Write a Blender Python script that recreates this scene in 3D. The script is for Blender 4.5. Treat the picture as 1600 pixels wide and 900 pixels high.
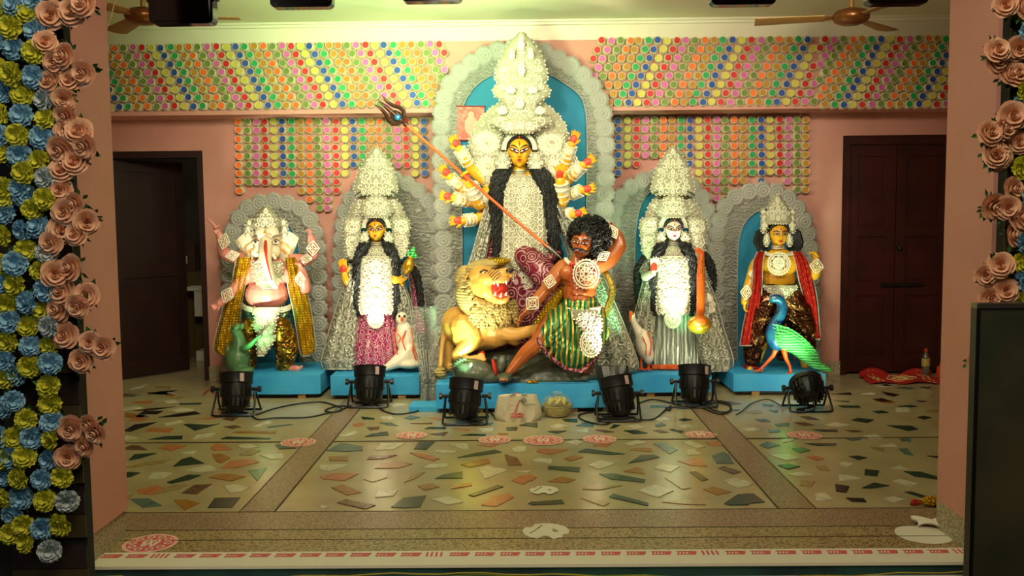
import bpy, math, random
from mathutils import Vector, Matrix, noise
rnd = random.Random(7)
PI = math.pi
for o in list(bpy.data.objects): bpy.data.objects.remove(o)
scn = bpy.context.scene
COL = scn.collection

# ---------------- camera ----------------
FPX = 1450.0
CAMH = 1.44
cam = bpy.data.cameras.new('camera'); camo = bpy.data.objects.new('camera', cam)
COL.objects.link(camo); scn.camera = camo
cam.sensor_width = 36; cam.lens = 36 * FPX / 1600; cam.clip_start = 0.05; cam.clip_end = 60
RC = (Matrix.Rotation(math.radians(0.6), 3, 'Z') @ Matrix.Rotation(PI/2 - math.radians(4.54), 3, 'X')
      @ Matrix.Rotation(math.radians(-0.55), 3, 'Z'))
camo.matrix_world = Matrix.Translation((0, 0, CAMH)) @ RC.to_4x4()

# ---------------- view, world, lights ----------------
vs = scn.view_settings
vs.view_transform = 'Standard'; vs.look = 'None'; vs.gamma = 1; vs.use_curve_mapping = False
vs.exposure = 0.15
wd = bpy.data.worlds.new('world'); scn.world = wd; wd.use_nodes = True
wd.node_tree.nodes['Background'].inputs[0].default_value = (0.9, 0.72, 0.5, 1)
wd.node_tree.nodes['Background'].inputs[1].default_value = 0.04

def light(kind, name, loc, aim, power, color, size=0.2, angle=60, blend=0.6, size_y=None):
    l = bpy.data.lights.new(name, kind); l.energy = power; l.color = color
    if kind == 'SPOT': l.spot_size = math.radians(angle); l.spot_blend = blend; l.shadow_soft_size = size
    elif kind == 'AREA':
        l.size = size
        if size_y: l.shape = 'RECTANGLE'; l.size_y = size_y
    else: l.shadow_soft_size = size
    o = bpy.data.objects.new(name, l); COL.objects.link(o); o.location = loc
    o.rotation_euler = (Vector(aim) - Vector(loc)).to_track_quat('-Z', 'Y').to_euler()
    return o
WARM = (1.0, 0.86, 0.60)
# flood heads on the front truss, aimed at the idols
FL = [(-1.58, 4.35, 2.5), (-1.16, 4.9, 2.62), (-.47, 4.9, 2.65), (1.17, 4.9, 2.65), (1.97, 4.9, 2.65)]
for i, (x, y, z) in enumerate(FL):
    light('SPOT', 'flood_lamp', (x, y + 0.09, z), (x * 0.55, 7.6, 1.5), (110, 100, 120, 100, 70)[i], (1.0, 0.93, 0.68), 0.12, 110, 1.0)
# ceiling tube light of the room, above the stage
light('AREA', 'ceiling_lamp', (0.1, 6.0, 3.14), (0.1, 6.0, 0), 170, (1.0, 0.90, 0.62), 2.6, size_y=0.5)
# greenish decorative up-light that washes the ceiling
light('SPOT', 'green_uplight', (-0.7, 5.3, 2.1), (-0.8, 6.5, 3.1), 300, (0.5, 1.0, 0.42), 0.15, 105, 1.0)
# added dim fills before the opening, brightening the front floor and flowers
light('AREA', 'front_fill', (0.0, 1.2, 3.6), (0.0, 4.4, 0.3), 70, (1.0, 0.84, 0.60), 1.5)
light('POINT', 'blue_front_fill', (-2.2, 1.6, 1.6), (0, 0, 0), 8, (0.55, 0.8, 1.0), 0.3)  # added bluish fill for the left flowers, no lamp stands there

# ---------------- geometry helpers ----------------
def ray(px, py):
    return RC @ Vector(((px - 800) / FPX, -(py - 450) / FPX, -1))
def at(px, py, Y):
    d = ray(px, py); t = Y / d.y
    return Vector((d.x * t, Y, CAMH + d.z * t))
def flr(px, py, z=0.0):
    d = ray(px, py); t = (z - CAMH) / d.z
    return Vector((d.x * t, d.y * t, z))

class MB:
    def __init__(s): s.v = []; s.f = []; s.m = []; s.mi = 0
    def add(s, vs_, fs):
        n = len(s.v); s.v += [Vector(v) for v in vs_]
        for f in fs: s.f.append([i + n for i in f]); s.m.append(s.mi)
    def box(s, c, d, R=None):
        c = Vector(c); h = [x / 2 for x in d]; vs_ = []
        for x in (-1, 1):
            for y in (-1, 1):
                for z in (-1, 1):
                    p = Vector((x*h[0], y*h[1], z*h[2]))
                    vs_.append(c + (R @ p if R else p))
        s.add(vs_, [(0,1,3,2),(4,6,7,5),(0,4,5,1),(2,3,7,6),(0,2,6,4),(1,5,7,3)])
    def box2(s, a, b):
        s.box([(a[i]+b[i])/2 for i in range(3)], [abs(b[i]-a[i]) for i in range(3)])
    def tube(s, pts, rad, n=6, cap=True, flat=1.0, ref=None):
        pts = [Vector(p) for p in pts]
        if not hasattr(rad, '__len__'): rad = [rad]*len(pts)
        N = len(pts); T = []
        for i in range(N):
            t = pts[min(i+1, N-1)] - pts[max(i-1, 0)]
            T.append(t.normalized() if t.length > 1e-9 else Vector((0,0,1)))
        r0 = Vector(ref) if ref else (Vector((0,1,0)) if abs(T[0].y) < 0.9 else Vector((1,0,0)))
        nn = (r0 - T[0]*r0.dot(T[0])).normalized(); vs_ = []; fs = []
        for i in range(N):
            nn = (nn - T[i]*nn.dot(T[i]))
            nn = nn.normalized() if nn.length > 1e-6 else T[i].orthogonal().normalized()
            b = T[i].cross(nn)
            for k in range(n):
                a = 2*PI*k/n
                vs_.append(pts[i] + (nn*math.cos(a)*flat + b*math.sin(a))*rad[i])
        for i in range(N-1):
            for k in range(n):
                k2 = (k+1) % n
                fs.append((i*n+k, i*n+k2, (i+1)*n+k2, (i+1)*n+k))
        if cap: fs.append(tuple(range(n-1, -1, -1))); fs.append(tuple((N-1)*n+k for k in range(n)))
        s.add(vs_, fs)
    def ell(s, c, r, R=None, nu=14, nv=9):
        c = Vector(c); r = r if hasattr(r, '__len__') else (r, r, r)
        vs_ = []; fs = []
        for j in range(1, nv):
            th = PI*j/nv
            for i in range(nu):
                a = 2*PI*i/nu
                p = Vector((r[0]*math.sin(th)*math.cos(a), r[1]*math.sin(th)*math.sin(a), r[2]*math.cos(th)))
                vs_.append(c + (R @ p if R else p))
        a0 = Vector((0,0,r[2])); top = len(vs_); vs_.append(c + (R @ a0 if R else a0)); vs_.append(c - (R @ a0 if R else a0))
        for j in range(nv-2):
            for i in range(nu):
                i2 = (i+1) % nu
                fs.append((j*nu+i, (j+1)*nu+i, (j+1)*nu+i2, j*nu+i2))
        for i in range(nu):
            i2 = (i+1) % nu
            fs.append((top, i, i2)); fs.append((top+1, (nv-2)*nu+i2, (nv-2)*nu+i))
        s.add(vs_, fs)
    def grid(s, fn, nu, nv, closeu=False):      # fn(u,v) -> Vector, u,v in 0..1
        vs_ = [fn(i/nu, j/nv) for j in range(nv+1) for i in range(nu + (0 if closeu else 1))]
        w = nu if closeu else nu+1; fs = []
        for j in range(nv):
            for i in range(nu):
                i2 = (i+1) % w
                fs.append((j*w+i, j*w+i2, (j+1)*w+i2, (j+1)*w+i))
        s.add(vs_, fs)
    def sheet(s, fn, nu, nv, th):               # closed sheet with thickness vector th
        th = Vector(th); W = nu+1
        vs_ = [fn(i/nu, j/nv) for j in range(nv+1) for i in range(W)]
        n = len(vs_); vs_ += [v + th for v in vs_]; fs = []
        for j in range(nv):
            for i in range(nu):
                a = j*W+i
                fs.append((a, a+1, a+W+1, a+W)); fs.append((n+a, n+a+W, n+a+W+1, n+a+1))
        bd = [i for i in range(W)] + [j*W+nu for j in range(1, nv+1)] + [nv*W+i for i in range(nu-1, -1, -1)] + [j*W for j in range(nv-1, 0, -1)]
        for k in range(len(bd)):
            a, b = bd[k], bd[(k+1) % len(bd)]
            fs.append((a, n+a, n+b, b))
        s.add(vs_, fs)
    def prism(s, pts, th):                      # polygon extruded by vector
        th = Vector(th); n = len(pts); pts = [Vector(p) for p in pts]
        s.add(pts + [p + th for p in pts], [tuple(range(n)), tuple(range(2*n-1, n-1, -1))] +
              [(i, (i+1) % n, n+(i+1) % n, n+i) for i in range(n)])
    def lathe(s, prof, c=(0,0,0), R=None, n=16):  # prof [(r,z)]
        c = Vector(c); vs_ = []; fs = []
        for r, z in prof:
            for k in range(n):
                a = 2*PI*k/n; p = Vector((r*math.cos(a), r*math.sin(a), z))
                vs_.append(c + (R @ p if R else p))
        for j in range(len(prof)-1):
            for k in range(n):
                k2 = (k+1) % n
                fs.append((j*n+k, j*n+k2, (j+1)*n+k2, (j+1)*n+k))
        fs.append(tuple(range(n-1, -1, -1))); fs.append(tuple((len(prof)-1)*n+k for k in range(n)))
        s.add(vs_, fs)
    def mesh(s, name, mats, smooth=True, off=Vector((0,0,0))):
        me = bpy.data.meshes.new(name)
        me.from_pydata([tuple(v - off) for v in s.v], [], s.f)
        if not isinstance(mats, (list, tuple)): mats = [mats]
        for m in mats: me.materials.append(m)
        me.polygons.foreach_set('material_index', s.m)
        me.polygons.foreach_set('use_smooth', [smooth]*len(s.f))
        me.update()
        return me

def root(name, label, cat, loc, group=None, kind=None):
    o = bpy.data.objects.new(name, None); COL.objects.link(o); o.location = loc; o.empty_display_size = 0.05
    o['label'] = label; o['category'] = cat
    if group: o['group'] = group
    if kind: o['kind'] = kind
    o['o3'] = list(loc)
    return o
def org(p):
    v = Vector((0, 0, 0))
    while p is not None: v += Vector(p.location); p = p.parent
    return v
def part(name, mb, mats, parent, smooth=True, label=None, kind=None, remesh=0, smoothit=0, sharp=None):
    if mats is M.get('lace') and getattr(mb, 'two', False): mats = [M['lacebase'], M['lace']]
    me = mb.mesh(name, mats, smooth, org(parent))
    o = bpy.data.objects.new(name, me); COL.objects.link(o); o.parent = parent
    if label: o['label'] = label
    if kind: o['kind'] = kind
    if remesh:
        m = o.modifiers.new('remesh', 'REMESH'); m.mode = 'VOXEL'; m.voxel_size = remesh; m.use_smooth_shade = True
        if smoothit:
            m = o.modifiers.new('smooth', 'SMOOTH'); m.iterations = smoothit; m.factor = 0.5
    elif smooth and sharp is not False:
        if hasattr(me, 'set_sharp_from_angle'): me.set_sharp_from_angle(angle=math.radians(sharp or 45))
    return o
def solo(name, mb, mats, label, cat, loc, group=None, smooth=True, kind=None, remesh=0, smoothit=0):
    me = mb.mesh(name, mats, smooth, Vector(loc))
    o = bpy.data.objects.new(name, me); COL.objects.link(o); o.location = loc
    o['label'] = label; o['category'] = cat
    if group: o['group'] = group
    if kind: o['kind'] = kind
    if smooth: me.set_sharp_from_angle(angle=math.radians(45))
    return o
def struct(name, mb, mats, parent=None, smooth=False):
    me = mb.mesh(name, mats, smooth, org(parent) if parent else Vector((0,0,0)))
    o = bpy.data.objects.new(name, me); COL.objects.link(o)
    if parent: o.parent = parent
    else: o['kind'] = 'structure'
    return o
def inst(name, me, parent, loc, rot=None, scale=None):    # shared-mesh part; loc in world space
    o = bpy.data.objects.new(name, me); COL.objects.link(o); o.parent = parent
    o.location = Vector(loc) - org(parent)
    if rot is not None: o.rotation_euler = rot
    if scale is not None: o.scale = scale if hasattr(scale, '__len__') else (scale,)*3
    return o

# ---------------- materials ----------------
def lin(h):
    h = h.lstrip('#'); c = [int(h[i:i+2], 16)/255 for i in (0, 2, 4)]
    return tuple((x/12.92 if x <= 0.04045 else ((x+0.055)/1.055)**2.4) for x in c) + (1,)
def mat(name, col, rough=0.6, metal=0.0, bump=None, pat=None, trans=0, alpha=1, spec=0.5, emit=None, sheen=0):
    """bump=(kind, scale, strength[, distance]); pat=(kind, scale, colour2, lo, hi)"""
    m = bpy.data.materials.new(name); m.use_nodes = True; nt = m.node_tree; N = nt.nodes; L = nt.links
    b = N['Principled BSDF']
    c = lin(col) if isinstance(col, str) else col
    b.inputs['Base Color'].default_value = c; b.inputs['Roughness'].default_value = rough
    b.inputs['Metallic'].default_value = metal; b.inputs['Specular IOR Level'].default_value = spec
    if trans: b.inputs['Transmission Weight'].default_value = trans
    if alpha < 1: b.inputs['Alpha'].default_value = alpha
    if emit: b.inputs['Emission Color'].default_value = lin(emit[0]); b.inputs['Emission Strength'].default_value = emit[1]
    tc = N.new('ShaderNodeTexCoord')
    def tex(kind, scale):
        if kind == 'noise':
            t = N.new('ShaderNodeTexNoise'); t.inputs['Scale'].default_value = scale; t.inputs['Detail'].default_value = 5
            L.new(tc.outputs['Object'], t.inputs['Vector']); return t.outputs['Fac']
        if kind == 'voronoi':
            t = N.new('ShaderNodeTexVoronoi'); t.inputs['Scale'].default_value = scale
            L.new(tc.outputs['Object'], t.inputs['Vector']); return t.outputs['Distance']
        if kind == 'rings':         # concentric rings round scattered centres: paisley and rosette brocade
            t = N.new('ShaderNodeTexVoronoi'); t.inputs['Scale'].default_value = scale; t.inputs['Randomness'].default_value = 0.7
            L.new(tc.outputs['Object'], t.inputs['Vector'])
            w = N.new('ShaderNodeMath'); w.operation = 'MULTIPLY'; w.inputs[1].default_value = 26
            L.new(t.outputs['Distance'], w.inputs[0])
            q = N.new('ShaderNodeMath'); q.operation = 'SINE'; L.new(w.outputs[0], q.inputs[0])
            h = N.new('ShaderNodeMath'); h.operation = 'MULTIPLY_ADD'; h.inputs[1].default_value = 0.5; h.inputs[2].default_value = 0.5
            L.new(q.outputs[0], h.inputs[0]); return h.outputs[0]
        if kind == 'swirl':
            t = N.new('ShaderNodeTexWave'); t.wave_type = 'RINGS'; t.inputs['Scale'].default_value = scale
            t.inputs['Distortion'].default_value = 9; t.inputs['Detail'].default_value = 2; t.inputs['Detail Scale'].default_value = 1.6
            L.new(tc.outputs['Object'], t.inputs['Vector']); return t.outputs['Fac']
        if kind in ('wavex', 'wavez'):
            t = N.new('ShaderNodeTexWave'); t.wave_type = 'BANDS'; t.bands_direction = 'X' if kind == 'wavex' else 'Z'
            t.inputs['Scale'].default_value = scale; t.inputs['Distortion'].default_value = 2.5
            L.new(tc.outputs['Object'], t.inputs['Vector']); return t.outputs['Fac']
        if kind == 'lattice':
            a = tex('wavex', scale); b2 = tex('wavez', scale)
            h = N.new('ShaderNodeMath'); h.operation = 'MULTIPLY'; L.new(a, h.inputs[0]); L.new(b2, h.inputs[1]); return h.outputs[0]
    if pat:
        f = tex(pat[0], pat[1]); r = N.new('ShaderNodeMapRange'); r.inputs['From Min'].default_value = pat[3]; r.inputs['From Max'].default_value = pat[4]
        L.new(f, r.inputs['Value']); mx = N.new('ShaderNodeMix'); mx.data_type = 'RGBA'
        mx.inputs[6].default_value = c; mx.inputs[7].default_value = lin(pat[2]) if isinstance(pat[2], str) else pat[2]
        L.new(r.outputs[0], mx.inputs[0]); L.new(mx.outputs[2], b.inputs['Base Color'])
    if bump:
        f = tex(bump[0], bump[1]); bp = N.new('ShaderNodeBump'); bp.inputs['Strength'].default_value = bump[2]
        bp.inputs['Distance'].default_value = bump[3] if len(bump) > 3 else 0.01
        L.new(f, bp.inputs['Height']); L.new(bp.outputs[0], b.inputs['Normal'])
    return m

M = {}
M['pink'] = mat('pink_plaster', '#d6998a', 0.75, bump=('noise', 14, 0.15), pat=('noise', 1.5, '#cb8e7c', 0.4, 0.7))
M['cream'] = mat('cream_paint', '#e2d9c0', 0.7, bump=('noise', 9, 0.1))
M['ceil'] = mat('ceiling_paint', '#d8d2b0', 0.75, bump=('noise', 6, 0.12))
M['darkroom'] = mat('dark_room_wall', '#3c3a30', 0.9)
M['terr'] = mat('terrazzo_field', '#b5a67e', 0.24, spec=0.4, bump=('noise', 60, 0.04), pat=('noise', 3.0, '#a39370', 0.35, 0.7))
M['gran'] = mat('terrazzo_band', '#c0a688', 0.35, pat=('voronoi', 120, '#7d6048', 0.2, 0.6), bump=('noise', 80, 0.1))
M['granb'] = mat('terrazzo_apron', '#b09a6c', 0.4, pat=('voronoi', 85, '#6b5836', 0.35, 0.8), bump=('noise', 60, 0.15))
M['groove'] = mat('divider_strip', '#4a3a24', 0.6)
M['skirt'] = mat('speckled_skirting', '#c4b898', 0.5, pat=('voronoi', 90, '#94876a', 0.3, 0.6))
M['door'] = mat('dark_brown_paint', '#40130f', 0.4, bump=('noise', 20, 0.1), pat=('noise', 4, '#2e0d0a', 0.4, 0.7))
M['doorleaf'] = mat('door_leaf_brown', '#2a0f0a', 0.5, bump=('noise', 20, 0.1))
M['paper'] = mat('paper_cup', '#e4d9b4', 0.7)
cupcols = dict(ochre='#b9801c', orange='#ee6c1e', olive='#6f8438', pink='#cf62a4', red='#c9201f', yellow='#cfc04a', blue='#214a9c', green='#1f9c52')
for k, v in cupcols.items(): M['cup_' + k] = mat('cup_' + k, v, 0.6)
stonecols = dict(g='#2a4432', w='#d2cbb0', o='#c07a4c', c='#a5742c', k='#25231e', t='#a58c5c', b='#74553a', s='#60746a', e='#4c8a55')
for k, v in stonecols.items(): M['st_' + k] = mat('stone_' + k, v, 0.25, pat=('noise', 22, tuple(list(Vector(lin(v)[:3])*0.72)) + (1,), 0.45, 0.7))
M['blue'] = mat('blue_painted_cloth', '#2a9bdc', 0.65, bump=('noise', 12, 0.25, 0.02), pat=('noise', 2.5, '#44b0e2', 0.4, 0.7))
M['bluepanel'] = mat('blue_back_panel', '#17799f', 0.7, pat=('noise', 2, '#1f86a6', 0.4, 0.7))
M['wood'] = mat('raw_wood', '#9a7846', 0.7, bump=('wavex', 8, 0.2))
M['black'] = mat('black_metal', '#0c0c0b', 0.42, bump=('noise', 40, 0.05))
M['blackgl'] = mat('black_gloss', '#030303', 0.12)
M['white'] = mat('white_paint', '#e2dcc8', 0.6, bump=('noise', 20, 0.1))
M['redpr'] = mat('red_print', '#d4565a', 0.6)
M['pinkpr'] = mat('pale_pink_print', '#eab8ac', 0.6)
M['teal'] = mat('teal_cloth', '#1c4a44', 0.8, pat=('noise', 5, '#0e2c30', 0.4, 0.65))
M['pvc'] = mat('black_cable', '#0d0d0c', 0.5)
# =============== THE SETTING ===============
YB, YW = 7.75, 8.10
XL, XR = -5.0, 5.0
ZC = at(800, 34, YB).z
zb_t = at(800, 64, YB).z; zb_b = at(800, 175, YB).z
m = MB(); m.box2((XL, 3.95, -0.3), (XR, YW + 3.0, -0.002)); floor = struct('floor', m, M['terr'])
m = MB(); m.box2((XL, 4.1, ZC), (XR, YW + 0.3, ZC + 0.15)); struct('ceiling', m, M['ceil'])
# back wall with two openings
dl0, dl1 = at(163, 400, YW).x, at(322, 400, YW).x; dlt = at(240, 236, YW).z
dr0, dr1 = at(1314, 400, YW).x, at(1502, 400, YW).x; drt = at(1400, 211, YW).z
m = MB()
m.box2((XL, YW, -0.3), (dl0, YW + .2, ZC)); m.box2((dl0, YW, dlt), (dl1, YW + .2, ZC))
m.box2((dl1, YW, -0.3), (dr0, YW + .2, ZC)); m.box2((dr0, YW, drt), (dr1, YW + .2, ZC)); m.box2((dr1, YW, -0.3), (XR, YW + .2, ZC))
struct('wall_back', m, M['pink'])
m = MB(); m.box2((XL - .2, 3.95, -.3), (XL, YW + 3, ZC)); struct('wall_left', m, M['pink'])
m = MB(); m.box2((XR, 3.95, -.3), (XR + .2, YW + 3, ZC)); struct('wall_right', m, M['pink'])
# beam with cream frieze, cornice
m = MB(); m.box2((XL, YB, zb_b), (XR, YW, zb_t)); struct('trim_beam', m, M['pink'])
m = MB(); m.box2((XL, YB - .012, zb_t), (XR, YW, ZC)); struct('trim_frieze', m, M['cream'])
m = MB(); m.box2((XL, YB - .05, ZC - .035), (XR, YB - .012, ZC)); m.box2((XL, YB - .085, ZC - .015), (XR, YB - .05, ZC)); struct('trim_cornice', m, M['cream'])
m = MB(); m.box2((XL, YB - .02, zb_b - .0), (XR, YB, zb_b + .035)); struct('trim_ledge', m, M['pink'])
# jamb pillars either side of the opening
for nm, a, b, y0, y1 in (('wall_jamb_left', -2.5, -1.79, 3.68, 4.09), ('wall_jamb_right', 1.875, 2.6, 3.72, 4.14)):
    m = MB(); m.box2((a, y0, .13), (b, y1, ZC + .2)); o = struct(nm, m, M['pink'])
    m = MB(); m.box2((a, y0 + .02, -.12), (b - .015 if b < 0 else b, y1 + .0, .13) if b < 0 else (b, y1, .13))
    struct('skirting', m, M['skirt'], o)
# front lintel out of frame
m = MB(); m.box2((-2.6, 3.7, ZC + .16), (2.7, 4.1, ZC + .5)); struct('wall_front_lintel', m, M['pink'])
# skirting boards of the back wall
for nm, a, b in (('baseboard_left', dl1, -1.0), ('baseboard_right', 1.6, dr0), ('baseboard_far_right', dr1, XR), ('baseboard_far_left', XL, dl0)):
    m = MB(); m.box2((a, YW - .03, 0), (b, YW, .13)); struct(nm, m, M['skirt'])
# floor bands
fb = [flr(800, y).y for y in (861, 842, 826, 812)]
ylm = flr(800, 798).y
def strip(a, b, mt, nm='terrazzo_band', z=0.0):
    q = MB(); q.prism([Vector((a[0], a[1], z - .002)), Vector((b[0], b[1], z - .002)), Vector((b[2], b[3], z - .002)), Vector((a[2], a[3], z - .002))], (0, 0, .004)); struct(nm, q, mt, floor)
YF = fb[0]
strip((XL, YF, XL, fb[1]), (XR, YF, XR, fb[1]), M['granb'], 'terrazzo_apron')
strip((XL, fb[1], XL, fb[2]), (XR, fb[1], XR, fb[2]), M['granb'], 'terrazzo_apron')
strip((XL, fb[2], XL, ylm), (XR, fb[2], XR, ylm), M['gran'], 'terrazzo_band')
for (x0, x1) in ((-1.39, -1.22), (1.24, 1.42)):
    strip((x0, ylm, x0, 7.9), (x1, ylm, x1, 7.9), M['gran'], 'terrazzo_band')
ymid = flr(800, 688).y
gl = []
for y in (fb[1], fb[2], ylm): gl.append(((XL, y), (XR, y)))
for a, b in ((XL, -1.39), (-1.22, 1.24), (1.42, XR)): gl.append(((a, ymid), (b, ymid)))
for x in (-1.39, -1.22, 1.24, 1.42): gl.append(((x, ylm), (x, 7.9)))
for (a, b) in gl:
    q = MB(); w = .0035
    if a[1] == b[1]: q.box2((a[0], a[1] - w, -.003), (b[0], a[1] + w, .0032))
    else: q.box2((a[0] - w, a[1], -.003), (a[0] + w, b[1], .0032))
    struct('divider_strip', q, M['groove'], floor)
# front edge: marble nosing printed red, cloth covered riser, lower step
YE = flr(800, 883).y
m = MB(); m.box2((-2.6, YE, -.010), (2.7, YF, .003)); nose = struct('trim_edge', m, M['white'])
m = MB()
x = -1.80
while x < 1.9:
    if abs(((x + 5) % 1.13)) < .12:
        for k in range(4): m.box2((x + k*.02, YF - .065, .003), (x + k*.02 + .009, YF - .018, .0045))
        x += .1; continue
    w = .085
    m.box2((x, YF - .03, .003), (x + w, YF - .024, .0045)); m.box2((x, YF - .062, .003), (x + w*.9, YF - .056, .0045))
    for k in range(6):
        xx = x + k*w/6
        m.prism([(xx, YF - .058, .003), (xx + .006, YF - .058, .003), (xx + .016, YF - .028, .003), (xx + .009, YF - .028, .003)], (0, 0, .0015))
    m.prism([(x + w*.62, YF - .06, .003), (x + w*.95, YF - .055, .003), (x + w*.85, YF - .026, .003), (x + w*.68, YF - .03, .003)], (0, 0, .0016))
    x += w + .022
struct('printed_border', m, M['redpr'], nose)
m = MB(); m.box2((-2.6, YE + .01, -.35), (2.7, YE + .05, -.010)); struct('trim_riser', m, M['teal'])
m = MB(); m.box2((-3.0, YE - .6, -.35), (3.0, YE + .02, -.055)); struct('trim_step', m, M['white'])
m = MB(); m.box2((-9, -3, -.5), (9, YE - .6, -.36)); struct('floor_street', m, M['darkroom'])

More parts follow.
